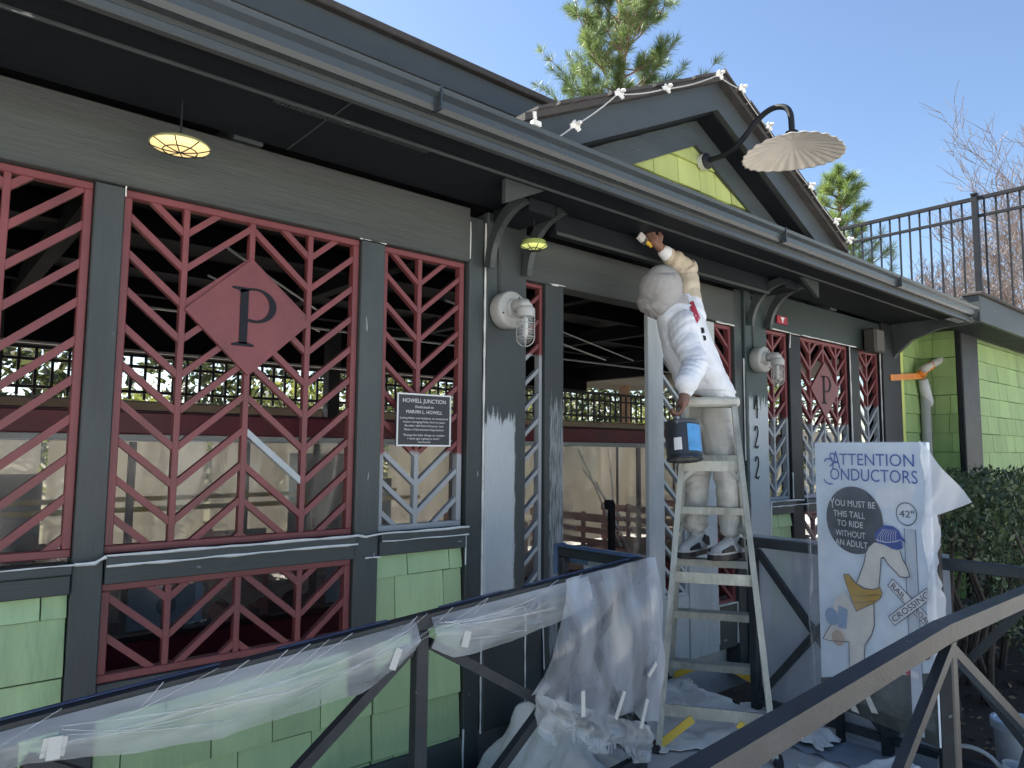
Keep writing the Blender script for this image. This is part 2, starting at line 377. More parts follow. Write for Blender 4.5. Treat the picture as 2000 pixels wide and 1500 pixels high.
def wall_panel(x0, x1, z0, z1, kind, y0=-.012, backer=m_mulch, **kw):
    o = box('wall_panel', (x0, y0, z0), (x1, y0 + .05, z1), backer, B, 0)
    shingles(o, x0 + .001, x1 - .001, z0, z1, kind, y=y0, **kw); return o
m_back = M('joint_shadow_paint', (.035, .055, .03), .8, .2, 8, 0)
wall_panel(1.674, 2.158, -.02, .884, 'green', backer=m_back)
wall_panel(.58, 1.672, -.02, .50, 'green', backer=m_back)
wall_panel(-.9, .48, -.02, .864, 'green', backer=m_back, wmin=.22, wmax=.34)
wall_panel(5.01, 5.403, .05, .884, 'green', backer=m_back); wall_panel(6.69, 7.14, .05, .884, 'green', backer=m_back); 
box('rail_board', (.58, -.035, .50), (1.55, .035, .54), m_trim, B)

# lattices ----------------------------------------------------------------
SL = .85; PITCH = .1385
def lattice(x0, x1, z0, z1, bays, node, mat, w=.023, fr=.028, diamond=None, alt=None):
    """bays: list of (xa, xb, dir); dir +1 the slats rise to the right from the stem at xa, -1 they rise to the left from xb"""
    P = part('lattice_panel', B)
    def fb(a, b): MB().box(a, b, .003).build('frame_member', mat, P)
    fb((x0, -.022, z1 - fr), (x1, .022, z1)); fb((x0, -.022, z0), (x1, .022, z0 + fr))
    fb((x0, -.0215, z0 + fr), (x0 + fr, .0215, z1 - fr)); fb((x1 - fr, -.0215, z0 + fr), (x1, .0215, z1 - fr))
    stems = set()
    for (xa, xb, d) in bays:
        for x in (xa, xb):
            if x0 + .05 < x < x1 - .05: stems.add(round(x, 4))
    zi0, zi1 = z0 + fr * .4, z1 - fr * .4
    for x in stems:
        segs = [(zi0, zi1)]
        if diamond and abs(x - diamond[0]) < .05: segs = [(zi0, diamond[1] - diamond[3] + .01), (diamond[1] + diamond[3] - .01, zi1)]
        for a, b in segs: MB().box((x - .0115, -.017, a), (x + .0115, .017, b), .002).build('stem', mat, P)
    for (xa, xb, d) in bays:
        h = (xb - xa) * SL
        for k in range(-14, 16):
            zs = node + k * PITCH                        # height of the node on the stem
            p0 = (xa, zs) if d > 0 else (xb, zs); p1 = (xb, zs + h) if d > 0 else (xa, zs + h)
            lo, hi = 0.0, 1.0
            if p1[1] <= zi0 or p0[1] >= zi1: continue
            lo = max(lo, (zi0 - p0[1]) / h); hi = min(hi, (zi1 - p0[1]) / h)
            if hi - lo < .08: continue
            q0 = [p0[0] + (p1[0] - p0[0]) * lo, p0[1] + h * lo]; q1 = [p0[0] + (p1[0] - p0[0]) * hi, p0[1] + h * hi]
            if diamond:
                cx_, cz_, hw, hh = diamond
                ins = lambda q: abs(q[0] - cx_) / hw + abs(q[1] - cz_) / hh < .97
                n0, n1 = ins(q0), ins(q1)
                t0, t1 = 0., 1.
                S = [i / 60 for i in range(61)]; keep = [t for t in S if not ins((q0[0] + (q1[0] - q0[0]) * t, q0[1] + (q1[1] - q0[1]) * t))]
                if len(keep) < 5: continue
                t0, t1 = min(keep), max(keep)
                q0, q1 = [q0[i] + (q1[i] - q0[i]) * t0 for i in (0, 1)], [q0[i] + (q1[i] - q0[i]) * t1 for i in (0, 1)]
            mm = mat
            if alt and alt(q0, q1): mm = m_primer
            MB().bar((q0[0], 0, q0[1]), (q1[0], 0, q1[1]), w, .026 + .0016 * (k % 3), (0, 1, 0)).build('slat', mm, P)
    if diamond:
        cx_, cz_, hw, hh = diamond
        MB().prism([(cx_ - hw, cz_), (cx_, cz_ - hh), (cx_ + hw, cz_), (cx_, cz_ + hh)], lambda p: (p[0], -.026, p[1]), lambda p: (p[0], -.006, p[1])).build('diamond_plate', mat, P)
        # serif capital on the plate
        def arc(cx0, cz0, rx, rz, a0, a1, n): return [(cx0 + rx * math.cos(R_(a0 + (a1 - a0) * i / n)), cz0 + rz * math.sin(R_(a0 + (a1 - a0) * i / n))) for i in range(n + 1)]
        gx, gz, sx, sz = cx_ - .072, cz_ - .118, .178, .236
        mb = MB(); T = lambda pts: [(gx + p[0] * sx, gz + p[1] * sz) for p in pts]
        f0 = lambda p: (p[0], -.030, p[1]); f1 = lambda p: (p[0], -.0265, p[1])
        mb.prism(T([(.16, .02), (.34, .02), (.34, .97), (.16, .97)]), f0, f1)                           # stroke
        mb.prism(T([(0, -.02), (.5, -.02), (.5, .015), (.34, .05), (.16, .05), (0, .015)]), f0, f1)     # foot serif
        mb.prism(T([(-.03, 1.0), (-.03, .965), (.12, .945), (.16, .90), (.36, .955), (.36, 1.0)]), f0, f1)
        o1 = arc(.5, .705, .5, .305, 95, -112, 22); i1 = arc(.5, .71, .34, .262, 95, -112, 22)
        for i in range(22): mb.prism(T([o1[i], o1[i + 1], i1[i + 1], i1[i]]), f0, f1)
        mb.prism(T([(.35, 1.0), (.47, 1.008), (.475, .968), (.35, .96)]), f0, f1)
        mb.build('letter', m_blackp, P)
    return P
def lat_mat(name, thr, amp=.03): return M_two(name, RED, (.33, .35, .37), thr, amp, 9, (1, 1, 1), .5)
# far left panel
lattice(-.03, .480, .985, 2.315, [(-.03, .226, -1), (.226, .480, 1)], 2.10, m_red, w=.026)
lattice(-.60, -.122, .985, 2.315, [(-.60, -.36, -1), (-.36, -.122, 1)], 2.10, m_red, w=.026)
MB().box((-.90, -.075, -.2), (-.602, .10, 2.60), .006).build('column', m_trimv, B)
wall_panel(-3.0, -.902, -.02, 2.316, 'green', backer=m_back)
# large panel with the diamond
lattice(.580, 1.550, .987, 2.316, [(.580, .803, -1), (.803, 1.062, 1), (1.062, 1.317, -1), (1.317, 1.550, 1)], 2.19, m_red, w=.0235,
        diamond=(1.062, 1.897, .255, .242), alt=lambda a, b: abs(a[0] - 1.317) < .02 and b[0] < 1.1 and 1.15 < a[1] < 1.27)
lattice(.580, 1.550, .541, .884, [(.580, .803, -1), (.803, 1.062, 1), (1.062, 1.317, -1), (1.317, 1.550, 1)], .665, m_red, w=.0235)
lattice(1.674, 2.150, .987, 2.316, [(1.674, 1.885, -1), (1.885, 2.150, 1)], 2.165, lat_mat('lattice_half_primed', 1.345, .02), w=.021)
lattice(2.535, 2.700, .44, 2.288, [(2.535, 2.70, 1)], 2.10, lat_mat('lattice_side_primed', 1.89, .008), w=.020, fr=.022)
lattice(3.744, 4.028, .42, 2.238, [(3.744, 4.028, -1)], 2.08, m_primer, w=.020, fr=.020)
lattice(4.362, 4.598, .30, 2.28, [(4.362, 4.598, -1)], 2.10, lat_mat('lattice_behind_ladder', .3), w=.021)
lattice(5.01, 5.403, .987, 2.316, [(5.01, 5.20, -1), (5.20, 5.403, 1)], 2.165, lat_mat('lattice_lower_primed', 1.63, .02), w=.021)
lattice(5.594, 6.485, .987, 2.316, [(5.594, 5.805, -1), (5.805, 6.045, 1), (6.045, 6.285, -1), (6.285, 6.485, 1)], 2.19, lat_mat('lattice_far_primed', 1.60, .05), w=.0235,
        diamond=(6.045, 1.90, .255, .242))
lattice(5.594, 6.485, .10, .884, [(5.594, 5.805, -1), (5.805, 6.045, 1), (6.045, 6.285, -1), (6.285, 6.485, 1)], .665, m_red, w=.0235)
lattice(6.69, 7.14, .987, 2.316, [(6.69, 6.91, -1), (6.91, 7.14, 1)], 2.165, lat_mat('lattice_end_primed', 1.80, .05), w=.021)

# caulk beads along the joints --------------------------------------------
def bead(pts, r=.004):
    P_ = [Vector(p) for p in pts]; Q = []
    for a, b in zip(P_, P_[1:]):
        n_ = max(2, int((b - a).length / .06))
        for i in range(n_): Q.append(a + (b - a) * i / n_ + Vector((random.uniform(-.0015, .0015), 0, random.uniform(-.0015, .0015))))
    Q.append(P_[-1]); MB().tube(Q, [r * random.uniform(.6, 1.3) for _ in Q], 5).build('caulk_bead', m_caulk, B)
bead([(2.258, -.060, 2.54), (2.258, -.058, 1.2), (2.259, -.060, -.02)], .0055)
bead([(2.160, -.055, 2.53), (2.161, -.055, 2.34), (2.145, -.05, 2.325)], .0045)
bead([(1.535, -.05, 2.318), (1.553, -.05, 2.322), (1.60, -.05, 2.322), (1.672, -.05, 2.318)], .0045)
bead([(2.535, -.06, 2.55), (2.535, -.06, 2.29)], .004); bead([(2.70, -.05, 2.297), (2.845, -.05, 2.300)], .006)
bead([(.482, -.078, .968), (.545, -.078, .966), (.578, -.078, .985)], .006); bead([(.20, -.078, .966), (.482, -.078, .966)], .003)
bead([(.580, -.077, .987), (1.552, -.077, .987), (1.60, -.06, .978), (1.674, -.077, .987), (2.160, -.077, .987)], .0055)
bead([(.580, -.079, .952), (1.552, -.079, .951)], .0055); bead([(1.60, -.06, .885), (1.674, -.06, .882)], .004)
bead([(1.674, -.077, .952), (2.158, -.077, .951)], .0035); bead([(2.160, -.052, .985), (2.160, -.052, .80)], .0035)
bead([(.579, -.05, 2.317), (.579, -.048, 2.28)], .004); bead([(2.16, -.053, .02), (2.16, -.053, -.16)], .005); 
bead([(2.535, -.078, .55), (2.535, -.078, .05)], .004); bead([(2.537, -.035, .445), (2.70, -.035, .445), (2.70, -.047, .2)], .004)
bead([(4.702, -.06, 2.05), (4.702, -.06, 1.3)], .005); bead([(5.01, -.06, 2.32), (5.405, -.06, 2.32), (5.405, -.05, 2.2)], .005)
bead([(5.405, -.05, 2.32), (5.59, -.05, 2.32)], .004); bead([(5.594, -.06, 2.322), (6.487, -.06, 2.322), (6.60, -.06, 2.325)], .005); bead([(6.486, -.05, 2.32), (6.486, -.05, .99)], .006)
bead([(7.141, -.05, 2.32), (7.141, -.05, .99)], .006); bead([(5.01, -.079, .988), (5.40, -.079, .988), (5.55, -.06, .98)], .006)
bead([(5.03, -.079, .95), (6.48, -.079, .951)], .005); bead([(5.403, -.05, 1.0), (5.403, -.05, 1.2)], .006); bead([(5.01, -.079, .98), (5.01, -.07, .6)], .006)
bead([(4.37, -.05, 2.285), (4.598, -.05, 2.283)], .006); bead([(4.364, -.035, .30), (4.598, -.035, .30), (4.598, -.035, .02)], .006); bead([(4.364, -.035, .30), (4.364, -.035, .05)], .005)

# eave: soffit, fascia, gutter ---------------------------------------------
EX0, EX1 = -3.0, 7.35
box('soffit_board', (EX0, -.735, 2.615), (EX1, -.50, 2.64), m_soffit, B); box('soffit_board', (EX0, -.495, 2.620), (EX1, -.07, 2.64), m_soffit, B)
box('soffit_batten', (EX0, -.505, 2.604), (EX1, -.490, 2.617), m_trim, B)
vt = part('soffit_vent', B)
box('vent_frame', (.95, -.488, 2.612), (1.62, -.455, 2.6185), m_trim, vt, .001)
for i in range(46): box('vent_louvre', (.965 + i * .014, -.483, 2.606), (.970 + i * .014, -.460, 2.6115), m_fascia, vt, 0)
for x in (.95, 6.1): box('blocking', (x, -.068, 2.606), (x + .12, .20, 2.70), m_trim, B)
box('soffit_seam', (1.165, -.73, 2.6115), (1.171, -.51, 2.6165), m_fascia, B, .001); box('soffit_seam', (1.165, -.486, 2.6165), (1.171, -.08, 2.6215), m_fascia, B, .001)
box('fascia_board', (EX0, -.765, 2.565), (EX1, -.737, 2.695), m_fascia, B); box('fascia_lip', (EX0, -.785, 2.548), (EX1, -.752, 2.578), m_fascia, B, .004)
gt = MB(); prof = [(-.767, 2.605), (-.800, 2.605), (-.812, 2.622), (-.816, 2.648), (-.834, 2.665), (-.838, 2.683), (-.832, 2.686), (-.829, 2.672), (-.811, 2.654), (-.805, 2.628), (-.797, 2.612), (-.767, 2.612)]
gt.prism(prof, lambda p: (EX0, p[0], p[1]), lambda p: (EX1 + .02, p[0], p[1])); gt.build('gutter', m_gutter, B)
for x in (-.4, 1.42, 3.9, 5.6): box('gutter_joint', (x, -.841, 2.601), (x + .010, -.78, 2.688), m_gutter, B, .001)
rf = MB().prism([(-.80, 2.700), (.52, 3.38), (.52, 3.34), (-.72, 2.69)], lambda p: (EX0, p[0], p[1]), lambda p: (EX1 - .05, p[0], p[1])).build('roof', m_roof, B)
box('drip_edge', (EX0, -.80, 2.7005), (EX1, -.77, 2.709), m_roof, B, .002)
# upper roof with its fascia
box('clerestory_wall', (EX0, .53, 3.30), (4.9, .60, 3.56), m_trim, B); box('upper_fascia', (EX0, .50, 3.545), (4.95, .528, 3.705), m_fascia, B, .004); box('upper_roof_edge', (EX0, .46, 3.708), (5.0, .56, 3.752), m_roof, B, .006)
MB().prism([(.50, 3.755), (2.2, 4.15), (4.7, 3.0), (4.7, 2.94), (2.2, 4.07), (.55, 3.70)], lambda p: (EX0, p[0], p[1]), lambda p: (5.0, p[0], p[1])).build('upper_roof', m_roof, B)
MB().prism([(.50, 3.40), (2.2, 3.95), (4.7, 2.95), (4.7, 2.90), (2.2, 3.88), (.50, 3.35)], lambda p: (5.01, p[0], p[1]), lambda p: (EX1, p[0], p[1])).build('upper_roof', m_roof, B)
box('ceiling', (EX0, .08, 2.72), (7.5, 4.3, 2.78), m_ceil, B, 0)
box('back_beam', (EX0, 4.15, 2.215), (7.5, 4.32, 2.80), m_ceil, B)
box('end_wall', (EX0 - .1, -.05, -.3), (EX0, 4.3, 3.4), m_trim, B); 
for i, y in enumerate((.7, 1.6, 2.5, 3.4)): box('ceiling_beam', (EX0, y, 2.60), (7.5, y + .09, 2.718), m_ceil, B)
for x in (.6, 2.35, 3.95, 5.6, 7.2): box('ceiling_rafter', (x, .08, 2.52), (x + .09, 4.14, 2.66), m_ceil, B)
m_cond = M('conduit_paint', (.30, .31, .33), .5, .1, 9, 0)
def conduit(pts, r=.009): MB().tube(pts, r, 6).build('conduit', m_cond, B)
conduit([(1.2, 2.3, 2.30), (7.2, 2.3, 2.30)]); conduit([(2.9, 1.2, 2.42), (6.5, 2.9, 2.46)]); conduit([(3.2, 1.1, 2.44), (6.9, 2.8, 2.48)], .007); conduit([(.4, 3.3, 2.12), (4.6, 3.3, 2.12)], .012)
conduit([(1.3, 1.0, 2.45), (2.6, 2.6, 2.50)], .008); conduit([(1.3, 1.3, 2.35), (2.8, 3.0, 2.40)], .007)
for (x, y) in ((.45, 3.9), (3.35, 3.9), (5.35, 3.9)): box('inner_post', (x, y, -.3), (x + .13, y + .13, 2.6), m_black, B)
MB().tube([(5.5, 2.75, 2.5), (5.5, 2.75, 2.0), (5.42, 2.75, 1.85), (5.42, 2.75, -.2)], .022, 8).build('pipe', m_grey, B)
box('end_frame', (7.45, .05, 2.35), (7.57, 4.3, 2.72), m_ceil, B)

# entry soffit beam, curved knee brackets and beam head at each lamp column
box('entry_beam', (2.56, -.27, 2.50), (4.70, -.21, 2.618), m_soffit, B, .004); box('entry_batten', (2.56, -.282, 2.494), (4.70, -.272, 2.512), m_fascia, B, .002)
for x0 in (2.235, 4.72):
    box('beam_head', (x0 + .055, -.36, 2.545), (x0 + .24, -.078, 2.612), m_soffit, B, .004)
    for dx in (0, .255):
        n_ = 10; mb = MB(); outp, inp = [], []
        for i in range(n_ + 1):
            a = R_(90 * i / n_); outp.append((-.08 - .27 * (1 - math.cos(a)), 2.30 + .31 * math.sin(a))); inp.append((-.08 - .045 - .27 * (1 - math.cos(a)), 2.30 - .01 + .275 * math.sin(a)))
        poly = outp + inp[::-1]
        mb.prism(poly, lambda p: (x0 + dx, p[0], p[1]), lambda p: (x0 + dx + .035, p[0], p[1])); mb.build('knee_bracket', m_trimv, B)

# entrance gable over the eave ------------------------------------------------
GX, GZ, GS, GY = 3.58, 3.56, .475, -.60
def rake(x): return GZ - abs(x - GX) * GS
GH = 1.52
for s in (-1, 1):
    def q(d, off): return (GX + s * d, GZ - d * GS - off)
    MB().prism([q(0, 0), q(GH, 0), q(GH, .165), q(0, .165)], lambda p: (p[0], GY, p[1]), lambda p: (p[0], GY + .035, p[1])).build('barge_board', m_fascia, B)
    MB().prism([q(0, .180), q(GH, .180), q(GH, .335), q(0, .335)], lambda p: (p[0], GY + .15, p[1]), lambda p: (p[0], GY + .175, p[1])).build('gable_trim', m_trim, B)
    MB().prism([q(0, .150), q(GH, .150), q(GH, .175), q(0, .175)], lambda p: (p[0], GY + .036, p[1]), lambda p: (p[0], GY + .26, p[1])).build('gable_soffit', m_soffit, B)
    MB().prism([q(-.002, -.035), q(GH + .06, -.035), q(GH + .06, -.002), q(-.002, -.002)], lambda p: (p[0], GY - .05, p[1]), lambda p: (p[0], 2.1, p[1])).build('gable_roof', m_roof, B)
    n_ = 13
    for i in range(n_):          # ragged starter course along the rake
        a = GH / n_ * i; b = a + GH / n_ - .006
        MB().prism([q(a, -.052), q(b, -.052), q(b, -.036), q(a, -.036)], lambda p: (p[0], GY - .065 - .01 * (i % 3), p[1]), lambda p: (p[0], GY + .14, p[1])).build('roof_shingle', m_roof, B)
for i in range(8):
    y = GY - .06 + i * .16
    MB().prism([(GX - .13, GZ - .028), (GX, GZ + .052 + .004 * (i % 2)), (GX + .13, GZ - .028), (GX + .13, GZ - .012), (GX, GZ + .07 + .004 * (i % 2)), (GX - .13, GZ - .012)], lambda p: (p[0], y, p[1]), lambda p: (p[0], y + .155, p[1])).build('ridge_cap', M('ridge_cap_shingle', (.24, .19, .17), .85, .25, 14, .4, 80) if i == 0 else bpy.data.materials['ridge_cap_shingle'], B)
gw = MB().prism([(GX - 1.40, 2.72), (GX + 1.40, 2.72), (GX + 1.40, GZ - .06 - 1.40 * GS), (GX, GZ - .06), (GX - 1.40, GZ - .06 - 1.40 * GS)], lambda p: (p[0], GY + .19, p[1]), lambda p: (p[0], GY + .23, p[1])).build('gable_wall', m_back, B)
def gclip(a, b, zb, zt):
    d = (GZ - .05 - zt) / GS                       # half width at the top of the course
    return [(max(a, GX - d), min(b, GX + d))] if d > .03 and min(b, GX + d) > max(a, GX - d) else []
shingles(gw, GX - 1.3, GX + 1.3, 2.73, 3.45, 'lime', y=GY + .188, zref=3.12, course=.165, wmin=.16, wmax=.24, clip=gclip)

# right block of the building: two shingled walls, corner post, flat roof with fascia
RB = thing('side_building', 'flat roofed green shingled block at the right end of the station', 'building')
w1 = box('wall_panel', (7.575, -.005, -.3), (8.30, .05, 2.72), m_back, RB, 0); shingles(w1, 7.58, 8.248, -.1, 2.70, 'old', y=-.005, wmin=.22, wmax=.36)
w2 = box('wall_panel', (8.745, -.385, -.3), (13, -.33, 2.62), m_back, RB, 0); shingles(w2, 8.747, 13, -.1, 2.60, 'old', y=-.385, wmin=.28, wmax=.5)
w3 = MB().box((0, 0, -.3), (.358, .05, 2.66), 0).build('wall_panel', m_back, RB); w3.location = (8.252, -.001, 0); w3.rotation_euler = (0, 0, R_(-90)); shingles(w3, .001, .356, -.1, 2.64, 'old', y=0, wmin=.14, wmax=.26)
box('corner_board', (7.58, -.05, -.2), (7.70, -.024, 2.6), M('lit_lime_board', (.50, .56, .14), .6, .12, 6, .2, 60), RB)  # lime brightened to show the light falling on this board
MB().box((8.23, -.42, -.3), (8.742, -.36, 2.66), .01).build('corner_post', m_black, RB)
box('fascia_board', (7.40, -.84, 2.56), (13, -.80, 2.80), m_trim, RB); box('fascia_end', (7.372, -.84, 2.56), (7.398, .6, 2.80), m_trim, RB)
box('roof_edge', (7.36, -.87, 2.803), (13, -.70, 2.83), m_roof, RB, .004); box('flat_roof', (7.4, -.79, 2.74), (13, 8, 2.80), m_roof, RB, 0)
box('soffit_board', (7.40, -.795, 2.60), (13, -.43, 2.62), m_soffit, RB)
MB().prism([(-.80, 2.56), (-.80, 2.60), (-.02, 2.60), (-.02, 2.20), (-.10, 2.33), (-.25, 2.46), (-.5, 2.54)], lambda p: (7.40, p[0], p[1]), lambda p: (7.46, p[0], p[1])).build('eave_shadow_piece', m_trim, RB)  # dark curved piece shaped after the curved shadow of the eave

# railing on the flat roof ---------------------------------------------------
FX = 9.5
FE = thing('roof_fence', 'tall dark metal picket fence on the flat roof at right', 'fence', (FX, 0, 2.8))
box('top_rail', (-.022, -2.2, 1.545), (.022, 6, 1.59), m_black, FE, .004); box('mid_rail', (-.016, -2.2, 1.335), (.016, 6, 1.37), m_black, FE, .003); box('bottom_rail', (-.016, -2.2, .10), (.016, 6, .135), m_black, FE, .003)
pk = MB().box((-.0095, -.0095, .02), (.0095, .0095, 1.544), .001).build('picket', m_black, FE); pk.location = (0, -2.1, 0)
y = -2.1
while y < 5.9:
    y += .117
    if abs(y + .25 - round((y + .25) / 1.87) * 1.87) < .05: continue
    c = pk.copy(); COL.objects.link(c); c.location = (0, y, 0)
for k in range(-1, 4): 
    yy = -.25 + k * 1.87
    pp = MB().box((-.032, yy - .032, 0), (.032, yy + .032, 1.61), .004).build('fence_post', m_black, FE); MB().box((-.038, yy - .038, 1.612), (.038, yy + .038, 1.635), .004).build('post_cap', m_black, pp)
for i, (yy, w) in enumerate(((.9, .14), (.45, .2), (.1, .16), (-.3, .24), (-.62, .2))):
    o = box('roof_flashing', (FX - .75 - .25 * i % .3, yy - w, 2.81), (FX - .6, yy + w, 2.86 + .015 * (i % 2)), m_white, RB, .006)

# downspout wrapped in paper and orange tape
DS = thing('downspout', 'grey downspout wrapped in paper and orange tape on the green wall', 'drainpipe', (8.35, -.05, 0))
m_paper = M('masking_paper', (.55, .50, .44), .8, .2, 9, .4, 30)
MB().tube([(.10, -.32, 2.62), (.14, -.27, 2.50), (.08, -.22, 2.42)], .052, 10).build('outlet', m_paper, DS, True)
MB().tube([(.08, -.22, 2.42), (-.10, -.15, 2.33), (-.37, -.07, 2.21)], .042, 10).build('offset_pipe', M('downspout_metal', (.42, .41, .38), .5, .2, 9, .2, 40), DS, True)
MB().tube([(.03, -.20, 2.395), (-.07, -.16, 2.345)], .05, 10).build('orange_tape', m_orange, DS, True); MB().tube([(-.22, -.11, 2.275), (-.32, -.07, 2.22), (-.34, -.05, 2.16)], .048, 10).build('orange_tape', m_orange, DS, True)
MB().bar((-1.06, -.02, 2.09), (-.26, -.04, 2.165), .06, .03, (0, 1, 0)).build('orange_strap', m_orange, DS)
MB().tube([(-.23, -.03, 2.13), (-.20, -.04, 2.0), (-.08, -.04, 1.86), (.0, -.04, 1.70), (.02, -.04, 1.3), (.03, -.04, -.2)], [.05, .055, .042, .05, .045, .045], 8).build('paper_wrap', M('paper_wrap', (.55, .56, .58), .7, .2, 8, .4, 30), DS, True)
MB().tube([(-.16, -.02, 1.98), (-.14, -.02, -.2)], .05, 8).build('pipe', m_grey, DS, True)
for i in range(5): MB().bar((-.18, -.05, 2.08 - .022 * i), (-.06, -.08, 2.075 - .024 * i), .006, .006).build('wire_tie', m_steel, DS)

# loudspeaker and small red sign
LS = thing('loudspeaker', 'small dark box loudspeaker under the eave by the end column', 'speaker', (6.83, -.12, 2.395))
MB().box((-.10, -.06, -.11), (.10, .05, .11), .012).build('cabinet', M('speaker_cabinet', (.055, .05, .045), .6, .2, 8, .2, 80), LS); MB().box((-.085, -.066, -.095), (.085, -.061, .095), .004).build('grille', M('speaker_grille', (.09, .085, .08), .7, .2, 200, .8, 300), LS)
MB().box((-.03, .051, -.03), (.03, .09, .03), .004).build('mount', m_black, LS)
RS = thing('red_sign', 'small red plate with a white mark above the narrow lattice', 'sign', (5.265, -.058, 2.405))
MB().box((-.078, -.012, -.032), (.078, 0, .032), .002).build('plate', M('red_plate', (.33, .02, .04), .45, .15, 9, .05, 40), RS)
mb = MB(); 
for pl in ([(-.03, .022), (.03, .022), (.012, -.002), (-.012, -.002)], [(-.012, -.004), (.012, -.004), (.004, -.024), (-.004, -.024)]): mb.prism(pl, lambda p: (p[0], -.0145, p[1]), lambda p: (p[0], -.0125, p[1]))
mb.build('mark', m_white, RS)

# dedication plaque ----------------------------------------------------------
PQ = thing('dedication_plaque', 'black dedication plaque with white lettering on the lattice', 'plaque', (1.895, -.05, 1.502))
MB().box((-.153, -.012, -.124), (.153, 0, .124), .002).build('plate', M('plaque_black', (.028, .03, .034), .5, .2, 7, .05, 50), PQ)
fr = MB(); 
for a, b in (((-.153, -.124), (.153, -.117)), ((-.153, .117), (.153, .124)), ((-.153, -.1165), (-.146, .1165)), ((.146, -.1165), (.153, .1165))): fr.box((a[0], -.016, a[1]), (b[0], -.0125, b[1]), 0)
fr.build('border', m_white, PQ)
def put_text(lines, place, name, mat, parent):
    mb = MB()
    for (s, x0, x1, y0, h) in lines:
        V, F = fit_text(s, x0, x1, y0, h); mb.add([place(p) for p in V], F)
    return mb.build(name, mat, parent)
put_text([('HOWELL JUNCTION', -.122, .122, .081, .020), ('Dedicated to', -.052, .052, .056, .0125), ('MARVIN L. HOWELL', -.102, .102, .030, .0165),
          ('Loving father and husband, an exceptional', -.136, .136, .004, .0095), ('master managing Pullen Park for years', -.118, .118, -.014, .0095), ('Boulder Hill Park Director and', -.108, .108, -.032, .0095), ('Master of Government Organizations', -.112, .112, -.050, .0095),
          ('"Doing the little things no matter', -.118, .118, -.076, .0095), ('I never get a going to work."', -.092, .092, -.092, .0095), ('Cal Council', -.035, .035, -.108, .009)],
         lambda p: (p[0], -.0135, p[1]), 'lettering', m_white, PQ)

# house number ---------------------------------------------------------------
HN = thing('house_number', 'black house number 422 running down the primed column', 'house number', (4.815, -.085, 1.47))
def digit(strokes, dz):
    mb = MB()
    for st in strokes: mb.tube([(x * .05, 0, dz + z * .085) for x, z in st], .0052, 6)
    mb.build('numeral', m_blackp, HN)
FOUR = [[(.3, 1), (-.5, -.2), (.6, -.2)], [(.35, .6), (.3, -1)]]
TWO = [[(-.45, .55), (-.2, .95), (.2, .95), (.42, .6), (.3, .15), (-.1, -.35), (-.5, -.9), (-.2, -.8), (.1, -.95), (.5, -.75)]]
digit(FOUR, .225); digit(TWO, 0); digit(TWO, -.225)

# wall lamps ------------------------------------------------------------------
def wall_lamp(loc, label):
    T = thing('wall_lamp', label, 'lamp', loc, 0, 'caged jar lamps on the entrance columns')
    d = MB().lathe([(0, 0), (.088, 0), (.092, .004), (.098, .012), (.098, .075), (.094, .082), (.089, .086), (0, .086)], axis='y', n=36).build('drum', m_grey, T, False); d.data.shade_smooth(); d.modifiers.new('edge', 'EDGE_SPLIT').split_angle = R_(40)
    for a in (60, 200, 310):
        MB().lathe([(.005, .086), (.005, .089), (0, .089)], (.076 * math.cos(R_(a)), 0, .076 * math.sin(R_(a))), 'y', 8).build('screw', m_black, T)
    fl = MB().lathe([(0, .0862), (.05, .0862), (.05, .096), (.045, .10), (0, .10)], (0, 0, .005), 'y', 28).build('flange', m_grey, T); fl.data.shade_smooth(); fl.modifiers.new('edge', 'EDGE_SPLIT').split_angle = R_(40)
    MB().tube([(0, -.098, .012), (0, -.13, .018), (0, -.165, .012), (0, -.178, -.012)], [.032, .032, .036, .040], 16).build('elbow', m_grey, T, True)
    cx_, cy_ = 0, -.178
    cp = MB().lathe([(.0, .012), (.034, .010), (.046, -.004), (.048, -.012), (.048, -.045), (.043, -.048), (0, -.048)], (cx_, cy_, -.005), 'z', 28).build('collar', m_grey, T); cp.data.shade_smooth(); cp.modifiers.new('edge', 'EDGE_SPLIT').split_angle = R_(40)
    MB().lathe([(.036, -.049), (.037, -.14), (.033, -.165), (.02, -.182), (0, -.188)], (cx_, cy_, -.005), 'z', 24).build('glass_jar', m_glass, T, True)
    MB().lathe([(.012, -.05), (.014, -.07), (.013, -.14), (.006, -.152), (0, -.153)], (cx_, cy_, -.005), 'z', 12).build('bulb', M('bulb_glass', (.7, .7, .68), .3, .05, 5, 0), T, True)
    gd = part('guard', T)
    for k in range(4):
        a = R_(45 + 90 * k); c, s = math.cos(a), math.sin(a); pts = [(cx_ + c * .046, cy_ + s * .046, -.045)] + [(cx_ + c * .045, cy_ + s * .045, -.155)] + [(cx_ + c * .045 * math.cos(R_(t)), cy_ + s * .045 * math.cos(R_(t)), -.155 - .047 * math.sin(R_(t))) for t in (20, 40, 60, 80, 90)]
        MB().tube(pts, .0028, 6).build('guard_wire', m_grey, gd, True)
    for z in (-.085, -.12, -.155):
        MB().tube([(cx_ + .046 * math.cos(2 * math.pi * i / 20), cy_ + .046 * math.sin(2 * math.pi * i / 20), z) for i in range(21)], .0024, 5).build('guard_ring', m_grey, gd, True)
    MB().tube([(-.03, .0, .09), (-.03, .0, .45), (-.03, -.03, .50)], .009, 8).build('conduit', m_trimv, T, True)
    return T
wall_lamp((2.365, -.076, 2.085), 'grey jar lamp on round box, on the column beside the doorway')
wall_lamp((4.835, -.076, 2.045), 'grey jar lamp on round box, on the column above the number 422')

